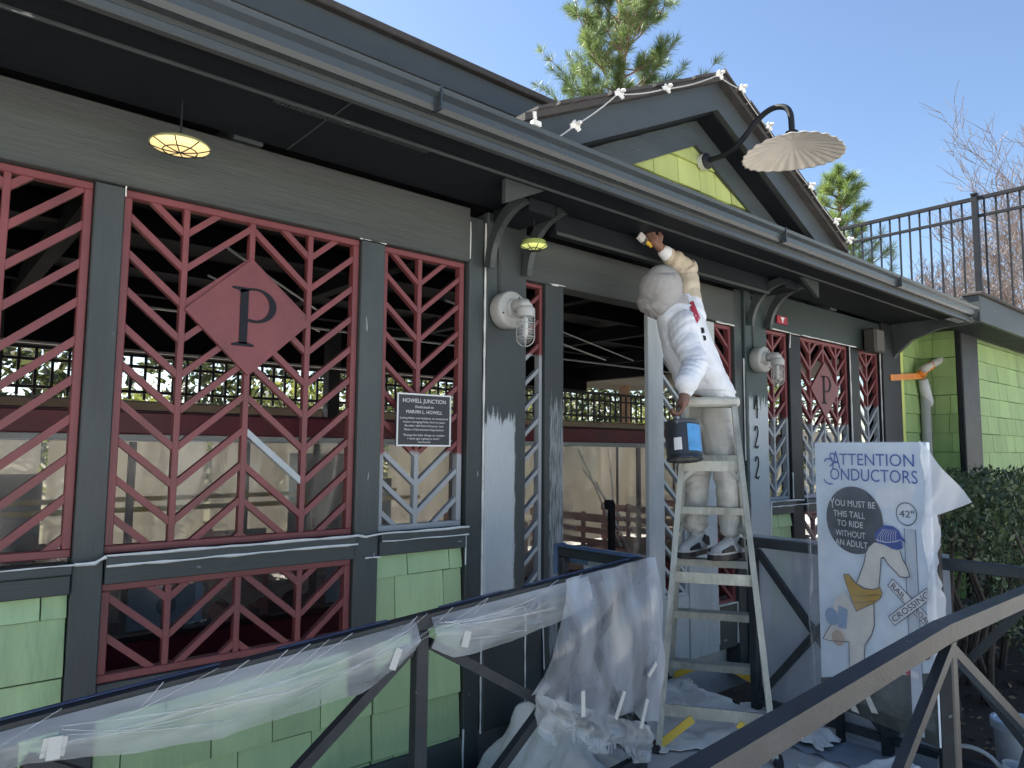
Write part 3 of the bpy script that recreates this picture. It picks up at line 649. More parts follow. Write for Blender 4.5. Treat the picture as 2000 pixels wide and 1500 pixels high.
# lit dome lamps hanging under the eave ----------------------------------------
def dome_lamp(loc, label, r, on):
    T = thing('dome_lamp', label, 'lamp', loc, 0, 'dome lamps under the eave')
    MB().lathe([(0, .030), (.03, .029), (.06, .024), (r * .85, .012), (r, 0), (r * .98, -.004), (r * .83, .008), (.055, .02), (0, .026)], n=32).build('shade', M('dome_shade_' + on, (.30, .31, .16) if on == 'lit' else (.35, .42, .12), .5, .1, 6, .05, 40), T, True)
    MB().lathe([(0, .024), (.04, .018), (r * .8, .006), (r * .95, -.002), (0, -.003)], n=32).build('diffuser', M_emit('dome_glow_' + on, (1.0, .74, .32), .26) if on == 'lit' else M_emit('dome_glow_far', (.75, .80, .25), .16), T, True)
    gd = part('guard', T)
    for k in range(4):
        a = R_(45 * k + 20); MB().tube([(math.cos(a) * r * t, math.sin(a) * r * t, -.006 - .02 * (1 - t * t)) for t in (-1, -.6, -.2, .2, .6, 1)], .0022, 5).build('guard_wire', m_black, gd)
    MB().tube([(r * .55 * math.cos(i * math.pi / 12), r * .55 * math.sin(i * math.pi / 12), -.021) for i in range(25)], .0022, 5).build('guard_ring', m_black, gd)
    MB().tube([(0, 0, .028), (0, 0, 2.617 - loc[2])], .0035, 6).build('stem', m_black, T)
dome_lamp((.702, -.25, 2.442), 'glowing yellow dome lamp with wire guard under the eave', .103, 'lit')
dome_lamp((2.405, -.27, 2.405), 'dome lamp with lime rim under the eave beside the column bracket', .07, 'far')

# gooseneck lamp on the gable ----------------------------------------------------
GL = thing('gooseneck_lamp', 'black gooseneck lamp with cream ruffled shade on the gable', 'lamp', (3.66, GY + .17, 3.14))
MB().lathe([(0, 0), (.05, 0), (.05, .03), (.046, .034), (0, .034)], (0, 0, 0), 'y', 24).build('mounting_block', M('lamp_block', (.55, .56, .52), .6, .1, 8, .1, 50), GL)
MB().lathe([(0, .035), (.05, .035), (.05, .042), (.035, .055), (.02, .06), (0, .06)], (0, 0, 0), 'y', 24).build('canopy', m_black, GL)
def smooth_path(P_, k=4):
    P_ = [Vector(p) for p in P_]; out = []
    for i in range(len(P_) - 1):
        p0, p1, p2, p3 = P_[max(i - 1, 0)], P_[i], P_[i + 1], P_[min(i + 2, len(P_) - 1)]
        for j in range(k):
            t = j / k; out.append(.5 * ((2 * p1) + (p2 - p0) * t + (2 * p0 - 5 * p1 + 4 * p2 - p3) * t * t + (3 * p1 - p0 - 3 * p2 + p3) * t ** 3))
    return out + [P_[-1]]
arm = [(0, -.05, 0), (0, -.14, .0), (0, -.22, .015), (0, -.30, .07), (0, -.37, .13), (0, -.43, .165), (0, -.49, .175), (0, -.55, .155), (0, -.58, .11), (0, -.587, .04), (0, -.587, -.03)]
MB().tube(smooth_path(arm), .0165, 12).build('arm', m_black, GL, True)
MB().lathe([(.018, .01), (.034, .0), (.037, -.012), (.037, -.055), (.03, -.062), (0, -.062)], (0, -.587, -.002), 'z', 20).build('neck', m_black, GL)
prof = [(.03, -.06), (.06, -.066), (.12, -.082), (.20, -.105), (.262, -.128), (.268, -.134), (.26, -.131), (.20, -.112), (.12, -.092), (.03, -.075), (0, -.075)]
mb = MB(); n_ = 120; V = []; F = []
for (r, h) in prof:
    for k in range(n_):
        a = 2 * math.pi * k / n_; wv = math.cos(26 * a + .8 * math.sin(3 * a)); q_ = r / .27
        V.append(((r + .004 * q_ * wv) * math.cos(a), -.587 + (r + .004 * q_ * wv) * math.sin(a), h + .0032 * q_ ** 2 * math.cos(26 * a + 1.2) + .012 * q_ * math.sin(2 * a + .5)))
for i in range(len(prof) - 1):
    for k in range(n_): F.append((i * n_ + k, i * n_ + (k + 1) % n_, (i + 1) * n_ + (k + 1) % n_, (i + 1) * n_ + k))
mb.add(V, F).build('ruffled_shade', M('cream_enamel', (.68, .64, .58), .55, .12, 10, .15, 60), GL, True)

# string light along the gable ------------------------------------------------------
ST = thing('string_light', 'white clips and wire of a light string along the gable rake', 'string light', (GX, GY - .07, GZ))
def on_rake(d, s): return Vector((s * d, -.01, -d * GS + .03))
pts = [Vector((-1.42, .02, -.80)), Vector((-1.30, .0, -.70)), on_rake(1.00, -1), on_rake(.62, -1) + Vector((0, 0, -.02)), on_rake(.12, -1), on_rake(.12, 1), on_rake(.42, 1), on_rake(.95, 1), on_rake(1.3, 1), on_rake(1.5, 1)]
W_ = []
for a, b in zip(pts, pts[1:]):
    for i in range(6): t = i / 6; W_.append(a + (b - a) * t + Vector((0, 0, -.10 * (b - a).length * t * (1 - t))))
W_.append(pts[-1]); MB().tube(W_, .0035, 5).build('wire', M('wire_insulation', (.5, .5, .48), .6, .1, 8, 0), ST)
m_clip = M('clip_plastic', (.72, .71, .68), .5, .1, 12, .1, 60)
for p in pts[1:]:
    rz = random.uniform(-.6, .6); mb = MB()
    for (a, b, c, d) in ((-.028, -.016, .016, .005), (-.008, .036, .028, .004), (.010, -.028, .024, .005)):
        mb.bar(p + Vector((a, -.01, b * .6)), p + Vector((c, -.015, -b * .5)), .022, d, (0, 1, .3 + rz))
    mb.lathe([(.0, -.012), (.009, -.01), (.011, .008), (.008, .02), (0, .022)], p + Vector((.012, -.02, .012)), 'y', 10)
    mb.build('clip', m_clip, ST)
g2 = tag(MB().box((-.022, -.012, 0), (.022, .018, .024), .004).bar((-.018, -.012, .02), (-.028, -.018, .05), .018, .005, (0, 1, 0)).build('gutter_clip', m_clip, None, loc=(1.93, -.80, 2.705)), 'lone white light clip standing on the gutter left of the gable', 'clip')

# ------------------------------------------------------------------ railings
def wbuild(mb, name, mat, parent, smooth=False):
    o = mb.build(name, mat, parent, smooth); o.location = -Vector(parent.location); return o
def zin(x): return .735 + .071 * min(x, 2.46)
IR = thing('ramp_railing', 'dark metal ramp railing with crossed braces, nearest the shingled wall', 'railing', (2.55, -.9, 0))
YI = -.9
wbuild(MB().bar((-1.2, YI, zin(-1.2) - .024), (2.47, YI, zin(2.47) - .024), .044, .046, (0, 0, 1)), 'top_rail', m_rail, IR)
posts = [-.9, .23, 1.335, 2.45]
for x in posts: wbuild(MB().box((x - .023, YI - .022, zin(x) - .91), (x + .023, YI + .022, zin(x) - .05), .004), 'post', m_rail, IR)
for a, b in zip(posts, posts[1:]):
    wbuild(MB().bar((a + .04, YI + .008, zin(a) - .10), (b - .02, YI + .008, zin(b) - .80), .034, .030, (0, 1, 0)), 'brace', m_rail, IR)
    wbuild(MB().bar((a + .02, YI - .014, zin(a) - .80), (b - .05, YI - .014, zin(b) - .10), .034, .030, (0, 1, 0)), 'brace', m_rail, IR)
    wbuild(MB().bar((a + .024, YI, zin(a) - .83), (b - .024, YI, zin(b) - .83), .036, .032, (0, 1, 0)), 'bottom_rail', m_rail, IR)
wbuild(MB().box((2.43, YI + .027, .862), (2.475, -.42, .908), .004), 'return_rail', m_rail, IR); wbuild(MB().box((2.432, -.46, -.02), (2.473, -.42, .86), .004), 'post', m_rail, IR)
wbuild(MB().bar((2.45, YI + .03, .10), (2.45, -.46, .78), .03, .03, (1, 0, 0)), 'brace', m_rail, IR)
wbuild(MB().box((2.420, YI + .02, .909), (2.485, -.40, .914), .001).box((2.478, YI + .02, .83), (2.483, -.40, .908), .001), 'tape_cover', m_bluetape, IR)
wbuild(MB().box((2.416, -.425, .78), (2.49, -.405, .918), .003), 'tape_cover', m_bluetape, IR)
for a_, b_ in ((-.9, .12), (.16, .70), (.86, 1.22), (1.42, 1.7), (1.8, 2.4)): wbuild(MB().bar((a_, YI + .014, zin(a_) + .002), (b_, YI + .014, zin(b_) + .002), .014, .003, (0, 0, 1)), 'blue_tape_and_sheen', M('blue_film_sheen', (.06, .09, .17), .35, .3, 14, .3, 40) if a_ < -.5 else bpy.data.materials['blue_film_sheen'], IR)  # thin blue strips paint the sheen of the film along the rail

OR_ = thing('outer_railing', 'dark metal handrail with crossed braces in the right foreground', 'railing', (2.1, -2.2, 0)); YO = -2.2
zo = lambda x: .932 + (.055 * (x - 2.07) if x < 2.07 else -.004 * (x - 2.07))
wbuild(MB().bar((-.6, YO, zo(-.6) - .022), (2.07, YO, zo(2.07) - .022), .044, .046, (0, 0, 1)), 'top_rail', m_rail, OR_)
wbuild(MB().bar((2.0705, YO, zo(2.07) - .022), (3.46, YO, zo(3.46) - .022), .044, .046, (0, 0, 1)), 'top_rail', m_rail, OR_)
po = [-.5, .75, 2.10, 3.48]
for x in po: wbuild(MB().box((x - .019, YO - .018, zo(x) - .93), (x + .019, YO + .018, zo(x) - .046), .004), 'post', m_rail, OR_)
for a, b in zip(po, po[1:]):
    wbuild(MB().bar((a + .02, YO + .012, zo(a) - .060), (b - .02, YO + .012, zo(b) - .82), .027, .024, (0, 1, 0)), 'brace', m_rail, OR_)
    wbuild(MB().bar((a + .02, YO - .012, zo(a) - .82), (b - .03, YO - .012, zo(b) - .060), .027, .024, (0, 1, 0)), 'brace', m_rail, OR_)
    wbuild(MB().bar((a + .025, YO, zo(a) - .85), (b - .025, YO, zo(b) - .85), .036, .032, (0, 1, 0)), 'bottom_rail', m_rail, OR_)

ER = thing('landing_railing', 'dark metal railing across the far end of the landing behind the sign', 'railing', (3.48, -1.1, 0))
wbuild(MB().box((3.455, -2.16, .865), (3.505, -.80, .912), .004), 'top_rail', m_rail, ER)
pe = [-2.12, -1.48, -.83]
for y in pe: wbuild(MB().box((3.458, y - .022, 0), (3.502, y + .022, .864), .004), 'post', m_rail, ER)
for a, b in zip(pe, pe[1:]):
    wbuild(MB().bar((3.468, a + .02, .84), (3.468, b - .02, .10), .032, .03, (1, 0, 0)), 'brace', m_rail, ER); wbuild(MB().bar((3.492, a + .02, .10), (3.492, b - .02, .84), .032, .03, (1, 0, 0)), 'brace', m_rail, ER)
    wbuild(MB().box((3.462, a + .023, .06), (3.498, b - .023, .095), .003), 'bottom_rail', m_rail, ER)

# ------------------------------------------------------------------ plastic film and drop cloths
def fbm(x, y, z=0, o=4): return noise.fractal(Vector((x, y, z)), .8, 2.0, o)
PL = thing('plastic_sheet', 'milky plastic sheeting draped along the sloping ramp railing', 'plastic sheet', (1.3, -.93, .8))
def drape(xa, xb, drops, nx, nv, y0):
    xs = [d[0] for d in drops]; ds = [d[1] for d in drops]
    def fn(u, v):
        x = xa + (xb - xa) * u; d = float(np.interp(x, xs, ds)) + .006 * fbm(x * 4, 3)
        gather = math.sin(x * 14 + v * 9) * .5 + .3 * math.sin(x * 31 + 14 * v)
        z = zin(x) - .012 - d * v; y = y0 - .006 - .020 * math.sin(math.pi * v) + .009 * gather * v + .006 * fbm(x * 2.5, v * 2, 2)
        return (x, y, z)
    return MB().grid(fn, nx, nv)
wbuild(drape(-.9, .27, [(-.9, .10), (.0, .10), (.27, .085)], 60, 8, YI - .024), 'film', m_film, PL, True)
wbuild(drape(.27, 1.30, [(.27, .085), (.45, .13), (.7, .165), (1.1, .165), (1.24, .13), (1.30, .09)], 90, 10, YI - .024), 'film', m_film, PL, True)
wbuild(drape(1.36, 2.10, [(1.36, .10), (1.45, .15), (1.7, .16), (2.1, .12)], 70, 10, YI - .024), 'film', m_film, PL, True)
def strand(a, b, sag): 
    a, b = Vector(a), Vector(b); return [a + (b - a) * t + Vector((0, -.01 * math.sin(math.pi * t), -sag * math.sin(math.pi * t))) for t in [i / 8 for i in range(9)]]
for i in range(16):
    x = random.uniform(.0, 2.0); L_ = random.uniform(.12, .4)
    wbuild(MB().tube(strand((x, YI - .034, zin(x) - .085 - random.uniform(0, .03)), (x + L_, YI - .027, zin(x + L_) + .004), .004), .0012, 4), 'film_fold', m_film_thick, PL)
for i in range(15):                      # pale strands for the highlights of creases pulled between the taped points
    x = random.choice((.31, .33, 1.27, 1.38, 1.40)); L_ = random.uniform(.25, .75) * (1 if x in (.31, .33, 1.38, 1.40) else -1); f0_, f1_ = random.uniform(.02, .085), random.uniform(.03, .15)
    wbuild(MB().tube(strand((x, YI - .046, zin(x) - f0_), (x + L_, YI - .050, zin(x + L_) - f1_), .006), .0011, 4), 'film_fold', m_film_thick, PL)
def tape(a, b, w, parent, nm='tape', mat=m_tape, up=(0, 1, .1)): wbuild(MB().bar(a, b, w, .003, up), nm, mat, parent)
tape((.292, YI - .050, zin(.3) - .066), (.340, YI - .050, zin(.3) - .072), .044, PL); tape((.318, YI - .054, zin(.3) - .045), (.314, YI - .054, zin(.3) - .095), .028, PL)
tape((1.20, YI - .052, zin(1.2) - .13), (1.225, YI - .052, zin(1.2) - .07), .025, PL); tape((1.475, YI - .055, zin(1.5) - .13), (1.49, YI - .055, zin(1.5) - .08), .03, PL)

PC = thing('wrapped_corner_sheet', 'plastic sheet bagged over the railing corner beside the ladder', 'plastic sheet', (2.4, -.95, .3))
def corner(u, v):
    # v runs down, u runs from the ramp side round the corner and back along the return rail
    if u < .68:
        t = u / .68; x = 1.94 + (2.48 - 1.94) * t; y = YI - .045; 
    else:
        t = (u - .68) / .32; x = 2.48; y = YI - .045 + .42 * t
    top = zin(x) + .008; bot = .50 - .27 * min(1, u / .68) + (.12 * (u - .68) / .32 if u > .68 else 0); 
    spread = (1 - u) * .18 * v if u < .5 else 0
    z = top + (bot - top) * v
    f = .016 * math.sin(u * 17 + v * 5) * v + .022 * fbm(u * 3.2 + v * 1.2, v * 1.1, 5, 2) + .006 * math.sin(u * 33 - 7 * v)
    pin = 1 - .55 * math.exp(-((v - .72) / .12) ** 2) * (1 if u > .55 else .2)
    return (x - spread + (.012 * fbm(u * 3, v * 2, 9, 2)), y - (.02 + .05 * math.sin(math.pi * v)) * (1 if u < .7 else .4) + f * pin, z + .01 * math.sin(u * 40) * v)
wbuild(MB().grid(corner, 60, 40), 'film', m_film_thick, PC, True)
def hang(u, v):
    x = 1.79 + .66 * u + .03 * fbm(u * 5, v * 3, 1); z = .50 - .27 * u - (.13 + .03 * math.sin(u * 17)) * v
    return (x, YI - .075 + .03 * fbm(u * 7, v * 3, 3) + .012 * math.sin(u * 46), z)
wbuild(MB().grid(hang, 70, 8), 'film_hem', m_film, PC, True)
fz = MB()
for i in range(70):
    u = .22 + .7 * random.random(); x = 1.79 + .66 * u; z = .50 - .27 * u - .10
    fz.bar((x, YI - .10, z), (x + random.uniform(-.01, .012), YI - .102, z - random.uniform(.015, .045)), .003, .001, (0, 1, 0))
o = wbuild(fz, 'film_fringe', m_film_thick, PC); o['kind'] = 'stuff'
for a, b in (((1.98, .39), (1.985, .48)), ((2.16, .34), (2.22, .43)), ((2.31, .27), (2.36, .37)), ((2.36, .46), (2.42, .50))):
    tape((a[0], YI - .118, a[1]), (b[0], YI - .112, b[1]), .020, PC)
tape((2.44, YI - .085, .80), (2.45, YI - .085, .70), .04, PC)
wbuild(MB().grid(lambda u, v: (2.46 + .07 * u + .03 * math.sin(3 * v), YI - .06 - .03 * math.sin(6 * u) , .60 - .22 * v + .05 * (u - .5) * math.sin(3.1 * v)), 8, 10), 'film_knot', m_film_thick, PC, True)

EP = thing('landing_plastic', 'grey plastic sheet hung behind the railing left of the sign', 'plastic sheet', (3.53, -1.0, 0))
def ep(u, v):
    y = -1.75 + .94 * u
    if v < .8: t = v / .8; return (3.525 + .012 * fbm(u * 5, t * 2, 7) + .006 * math.sin(u * 30), y, .925 - .92 * t)
    t = (v - .8) / .2; return (3.525 - .30 * t, y, .008 + .012 * abs(fbm(u * 9, t * 4, 2)) + .006 * math.sin(u * 50 + 8 * t))
wbuild(MB().grid(ep, 60, 40), 'film', M_film('grey_film', (.40, .45, .52), .86, .25, .08, 3, .1), EP, True)

def cloth(name, label, cx, cy, sx, sy, z0, h, seed, rot=0, n=90, hump=None, mat=m_cloth):
    T = thing(name, label, 'drop cloth', (cx, cy, z0), rot, 'canvas drop cloths')
    def fn(u, v):
        x = (u - .5) * sx; y = (v - .5) * sy; k = 3.0
        wx = x + .10 * fbm(x * 4, y * 4, seed); wy = y + .10 * fbm(x * 4 + 9, y * 4, seed)
        r = 1 - abs(noise.noise(Vector((wx * k * 1.3, wy * k, seed)))) * 2.2; r2 = 1 - abs(noise.noise(Vector((wx * 8, wy * 7 + 3, seed + 5)))) * 2
        edge = min(u, 1 - u, v, 1 - v); e = min(1, edge / .12)
        z = h * (.32 * max(0, r) ** 1.4 + .10 * max(0, r2) ** 1.4 + .10 + .25 * fbm(x * 2, y * 2, seed + 2)) * (.25 + .75 * e)
        if hump: z += hump[2] * math.exp(-(((x - hump[0]) / hump[3]) ** 2 + ((y - hump[1]) / hump[3]) ** 2)) * (.85 + .22 * max(0, r) + .08 * max(0, r2))
        ox = .06 * fbm(v * 3, seed, 1); oy = .06 * fbm(u * 3, seed, 4)
        return (x + ox + .05 * fbm(y * 5, x * 3, seed + 8), y + oy, max(z, .004))
    o = MB().grid(fn, n, n).build('canvas', mat, T, True); sm_ = o.modifiers.new('soft', 'SMOOTH'); sm_.iterations = 7; sm_.factor = .5; s = o.modifiers.new('thick', 'SOLIDIFY'); s.thickness = .004; s.offset = 1
    return T
cloth('drop_cloth', 'canvas drop cloth heaped by the column foot under the wrapped railing corner', 2.12, -.47, .95, .70, -.19, .20, 3, .1, hump=(.30, .05, .34, .22))
cloth('drop_cloth', 'canvas drop cloth spread flat along the wall below the green shingles', 1.62, -.52, .7, .62, -.195, .10, 12, -.1)
cloth('drop_cloth', 'crumpled pale drop cloth on the landing under the ladder', 3.20, -.55, .62, .95, .006, .09, 21, -.5)
cloth('drop_cloth', 'pale drop cloth at the foot of the grey plastic sheet', 3.38, -1.02, .28, .55, .02, .08, 27, 0, n=60)
cloth('drop_cloth', 'thick crumpled drop cloth in front of the sign behind the handrail', 2.88, -1.72, .72, .62, .006, .22, 33, .5, hump=(-.1, -.06, .10, .16))
cloth('drop_cloth', 'bunched drop cloth under the paint buckets', 3.30, -1.98, .40, .40, .006, .16, 41, .2, n=60)
sc = tag(MB().box((-.03, -.02, 0), (.03, .02, .012), .003).build('tape_scrap', m_bluetape, None, loc=(3.05, -.62, .075)), 'scrap of blue tape on the drop cloth under the ladder', 'tape')

# ------------------------------------------------------------------ ladder
LD = thing('step_ladder', 'paint splashed folding step ladder with yellow corner braces', 'ladder', (3.302, -.700, 0), R_(-56.4))
HT = 1.60
def rail_pt(sx, side, z):     # side -1 the near frame, +1 the far frame
    t = z / HT; return Vector((sx * (.262 - .130 * t), side * (.52 - .45 * t), z))
for side in (-1, 1):
    for sx in (-1, 1):
        a, b = rail_pt(sx, side, .025), rail_pt(sx, side, HT)
        mb = MB(); wd = .062 if side < 0 else .05
        mb.bar(a, b, wd, .006, (1, 0, 0)); off = Vector((-sx * .012, 0, 0))
        for e in (-1, 1): mb.bar(a + off + Vector((0, e * (wd / 2 - .0035), 0)), b + off + Vector((0, e * (wd / 2 - .0035), 0)), .006, .022, (1, 0, 0))
        rl = mb.build('side_rail', m_alu, LD)
        for z in ((.17, .75, 1.29) if side < 0 else (.13, .44, .75, 1.05, 1.34)):
            p = rail_pt(sx, side, z) + Vector((sx * .004, 0, 0))
            for dz in (-.012, .012): MB().lathe([(.006, 0), (.006, .004), (0, .005)], p + Vector((0, -.018, dz)), 'x' if sx > 0 else 'x', 8).build('rivet', m_black, rl)
        f = rail_pt(sx, side, 0)
        MB().box((f.x - .02, f.y - .04, 0), (f.x + .02, f.y + .04, .035), .006).build('foot', m_shoeb, LD)
for z in (.17, .75, 1.29):
    a, b = rail_pt(-1, -1, z), rail_pt(1, -1, z); MB().bar(a, b, .010, .052, (0, 0, 1)).build('back_brace', m_alu, LD)
for z in (.13, .44, .75, 1.05, 1.34):
    a, b = rail_pt(-1, 1, z), rail_pt(1, 1, z); mb = MB().bar(a, b, .085, .010, (0, 0, 1)); mb.bar(a + Vector((0, -.042, -.016)), b + Vector((0, -.042, -.016)), .008, .036, (0, 0, 1)); mb.build('step', m_alu, LD)
for side, z in ((-1, .145), (1, .105)):
    for sx in (-1, 1):
        a = rail_pt(sx, side, .03); b = Vector((sx * .12, a.y, z)); b = rail_pt(sx, side, z); b.x = sx * .10
        a.x -= sx * .018; MB().bar(a, b, .034, .010, (0, 1, 0)).build('corner_brace', m_yellow, LD)
for sx in (-1, 1):
    a = rail_pt(sx, -1, 1.29); b = a + Vector((-sx * .07, 0, 0)); a2 = rail_pt(sx, -1, 1.20)
    MB().bar(a2, b + Vector((0, 0, -.02)), .022, .006, (0, 1, 0)).build('corner_brace', m_alu, LD)
    MB().bar(rail_pt(sx, -1, .95) + Vector((-sx * .025, 0, 0)), rail_pt(sx, 1, .95) + Vector((-sx * .025, 0, 0)), .022, .005, (1, 0, 0)).build('spreader', m_alu, LD)
cp = MB().box((-.150, -.085, HT), (.150, .085, HT + .05), .012).build('top_cap', M('ladder_cap', (.55, .54, .48), .6, .15, 9, .2, 50, dirt=(.30, .20, .12)), LD)

# ------------------------------------------------------------------ painter
def capsule(mb, p0, p1, r0, r1, n=14):
    p0, p1 = Vector(p0), Vector(p1); d = (p1 - p0); L_ = max(d.length, 1e-5); d = d / L_; pts = []; rs = []
    for a in (88, 60, 30): pts.append(p0 - d * r0 * math.sin(R_(a))); rs.append(r0 * math.cos(R_(a)))
    pts += [p0, p0 + d * L_ * .5, p1]; rs += [r0, (r0 + r1) / 2, r1]
    for a in (30, 60, 88): pts.append(p1 + d * r1 * math.sin(R_(a))); rs.append(r1 * math.cos(R_(a)))
    mb.tube(pts, rs, n); return mb
def chain(mb, pts, rs, n=14):
    for i in range(len(pts) - 1): capsule(mb, pts[i], pts[i + 1], rs[i], rs[i + 1], n)
    return mb
def loft(mb, rings, n=24):
    """rings: (centre, half width along s, half depth along f, s, f)"""
    V = []; F = []
    for (c, a, b, s, f) in rings:
        c, s, f = Vector(c), Vector(s).normalized(), Vector(f).normalized()
        for k in range(n):
            t = 2 * math.pi * k / n; ct, st_ = math.cos(t), math.sin(t); V.append(c + s * (a * math.copysign(abs(ct) ** .85, ct)) + f * (b * math.copysign(abs(st_) ** .85, st_)))
    m_ = len(rings)
    for i in range(m_ - 1):
        for k in range(n): F.append((i * n + k, i * n + (k + 1) % n, (i + 1) * n + (k + 1) % n, (i + 1) * n + k))
    F.append(tuple(reversed(range(n)))); F.append(tuple(range((m_ - 1) * n, m_ * n))); mb.add(V, F); return mb
def ellipsoid(mb, c, rx, ry, rz, ax=None, n=18):
    A = ax or Matrix.Identity(3); V = []; F = []; m_ = 11
    for i in range(m_ + 1):
        th = math.pi * (.02 + .96 * i / m_)
        for k in range(n):
            ph = 2 * math.pi * k / n; p = Vector((rx * math.sin(th) * math.cos(ph), ry * math.sin(th) * math.sin(ph), rz * math.cos(th))); V.append(Vector(c) + A @ p)
    for i in range(m_):
        for k in range(n): F.append((i * n + k, i * n + (k + 1) % n, (i + 1) * n + (k + 1) % n, (i + 1) * n + k))
    F.append(tuple(range(n))); F.append(tuple(reversed(range(m_ * n, (m_ + 1) * n)))); mb.add(V, F); return mb
def skin_over(mb, name, mat, parent, vox, smooth=6, disp=0, dscale=.1, fac=.5):
    o = wbuild(mb, name, mat, parent, True)
    r = o.modifiers.new('union', 'REMESH'); r.mode = 'VOXEL'; r.voxel_size = vox; r.use_smooth_shade = True
    s = o.modifiers.new('soft', 'SMOOTH'); s.iterations = smooth; s.factor = fac
    if disp:
        tx = bpy.data.textures.new('folds', 'CLOUDS'); tx.noise_scale = dscale; tx.noise_depth = 2; d = o.modifiers.new('folds', 'DISPLACE'); d.texture = tx; d.strength = disp; d.mid_level = .5; d.texture_coords = 'GLOBAL'
    return o
PE = thing('person', 'person in white hooded sweatshirt and white trousers painting the eave from the ladder', 'person', (3.56, -.52, .77))
S_ = Vector((.86, .50, .06)); F_ = Vector((-.50, .86, .08))         # across the shoulders (near to far) and the way the chest faces
hipN, hipF = (3.515, -.60, 1.585), (3.60, -.47, 1.595); kneeN, kneeF = (3.56, -.635, 1.21), (3.535, -.44, 1.205); ankN, ankF = (3.645, -.60, .90), (3.585, -.40, .90)
shN, elN, wrN, hdN = Vector((3.225, -.580, 2.025)), Vector((3.170, -.705, 1.825)), Vector((3.03, -.742, 1.675)), Vector((3.002, -.742, 1.612))
shF, elF, wrF, hdF = Vector((3.478, -.445, 2.21)), Vector((3.478, -.425, 2.44)), Vector((3.33, -.388, 2.525)), Vector((3.262, -.375, 2.572))
HEAD = Vector((3.232, -.412, 2.288)); fd = Vector((.14, .86, .46)).normalized()    # the face looks up at the eave
hs = fd.cross(Vector((0, 0, 1))).normalized(); hu = hs.cross(fd).normalized(); HA = Matrix((hs, fd, hu)).transposed()
mb = MB()
ellipsoid(mb, HEAD + fd * .015, .072, .092, .105, HA); ellipsoid(mb, HEAD + fd * .065 - hu * .06, .045, .04, .045, HA)
ellipsoid(mb, HEAD + fd * .112 - hu * .012, .012, .020, .024, HA, 10)                                   # nose
for s in (-1, 1):
    ellipsoid(mb, HEAD + hs * s * .074, .010, .02, .032, HA, 10); ellipsoid(mb, HEAD + fd * .093 + hs * s * .03 + hu * .022, .018, .012, .008, HA, 8)
ellipsoid(mb, HEAD + fd * .103 - hu * .052, .024, .010, .007, HA, 8)
chain(mb, [HEAD - hu * .05, (3.30, -.45, 2.18), (3.37, -.48, 2.08)], [.055, .055, .06])
loft(mb, [((3.365, -.475, 2.11), .10, .075, S_, F_), ((3.405, -.50, 1.95), .12, .085, S_, F_), ((3.475, -.52, 1.75), .115, .085, S_, F_), ((3.55, -.535, 1.60), .10, .08, S_, F_)])
chain(mb, [shN + Vector((.03, .015, -.01)), elN, wrN], [.046, .040, .030]); chain(mb, [shF, elF, wrF], [.046, .040, .030])
chain(mb, [hipN, kneeN, ankN], [.085, .058, .04]); chain(mb, [hipF, kneeF, ankF], [.085, .058, .04])
def hand(mb, w, c, pn, along, curl, thumb):
    """w wrist, c palm centre, pn palm normal, along finger direction; curl bends the fingers towards pn"""
    along = along.normalized(); pn = (pn - along * pn.dot(along)).normalized(); sd_ = along.cross(pn)
    capsule(mb, w, c, .026, .030, 10)
    for i in range(4):
        off = (i - 1.5) * .0195; L_ = (.036, .042, .040, .032)[i]; b = c + along * .030 + sd_ * off
        p = [c + sd_ * off * .8, b]; d = along.copy()
        for k in range(3):
            q = curl * (k + .6); d2 = along * math.cos(q) + pn * math.sin(q); p.append(p[-1] + d2 * L_ * (1, .75, .55)[k])
        chain(mb, p, [.012, .0105, .010, .0095, .0085], 8)
    b = c + sd_ * thumb * .030 - along * .012; chain(mb, [b, b + sd_ * thumb * .022 + along * .018 + pn * .012, b + sd_ * thumb * .014 + along * .042 + pn * .030], [.013, .011, .009], 8)
hand(mb, wrN, hdN, Vector((-.5, .6, 0)), Vector((0, 0, -1)), 1.05, 1)
hand(mb, wrF, hdF, Vector((-.1, .2, 1)), (hdF - wrF), .95, -1)
skin_over(mb, 'body', m_skin, PE, .0058, 3)
# hooded sweatshirt
mb = MB()
loft(mb, [((3.545, -.545, 1.665), .165, .150, S_, F_), ((3.530, -.543, 1.70), .180, .158, S_, F_), ((3.475, -.53, 1.77), .182, .160, S_, F_), ((3.415, -.505, 1.90), .178, .155, S_, F_), ((3.385, -.49, 2.02), .172, .146, S_, F_), ((3.36, -.475, 2.12), .16, .135, S_, F_), ((3.335, -.46, 2.20), .09, .10, S_, F_)])
chain(mb, [shN + Vector((.05, .02, .03)), shN + Vector((.005, -.01, -.06)), elN, wrN + Vector((0, 0, .035)), wrN + Vector((0, 0, .012))], [.092, .080, .070, .060, .046])
chain(mb, [shF + Vector((-.05, -.02, -.07)), shF + Vector((-.01, 0, .02))], [.115, .088])
SW = skin_over(mb, 'sweatshirt', m_hoodie, PE, .0085, 3)
mb = MB(); chain(mb, [shF + Vector((-.005, 0, .03)), elF, elF + (wrF - elF) * .55, wrF + (elF - wrF) * .12], [.082, .072, .060, .044]); SLV = skin_over(mb, 'sleeve', m_sleeve, PE, .0075, 3)
mb = MB(); capsule(mb, wrF + (elF - wrF) * .16, wrF + (elF - wrF) * .02, .045, .041); skin_over(mb, 'cuff', m_hoodie, PE, .008, 3)
mb = MB(); capsule(mb, wrN + Vector((0, 0, .03)), wrN + Vector((0, 0, .0)), .043, .041); skin_over(mb, 'cuff', m_hoodie, PE, .008, 3)
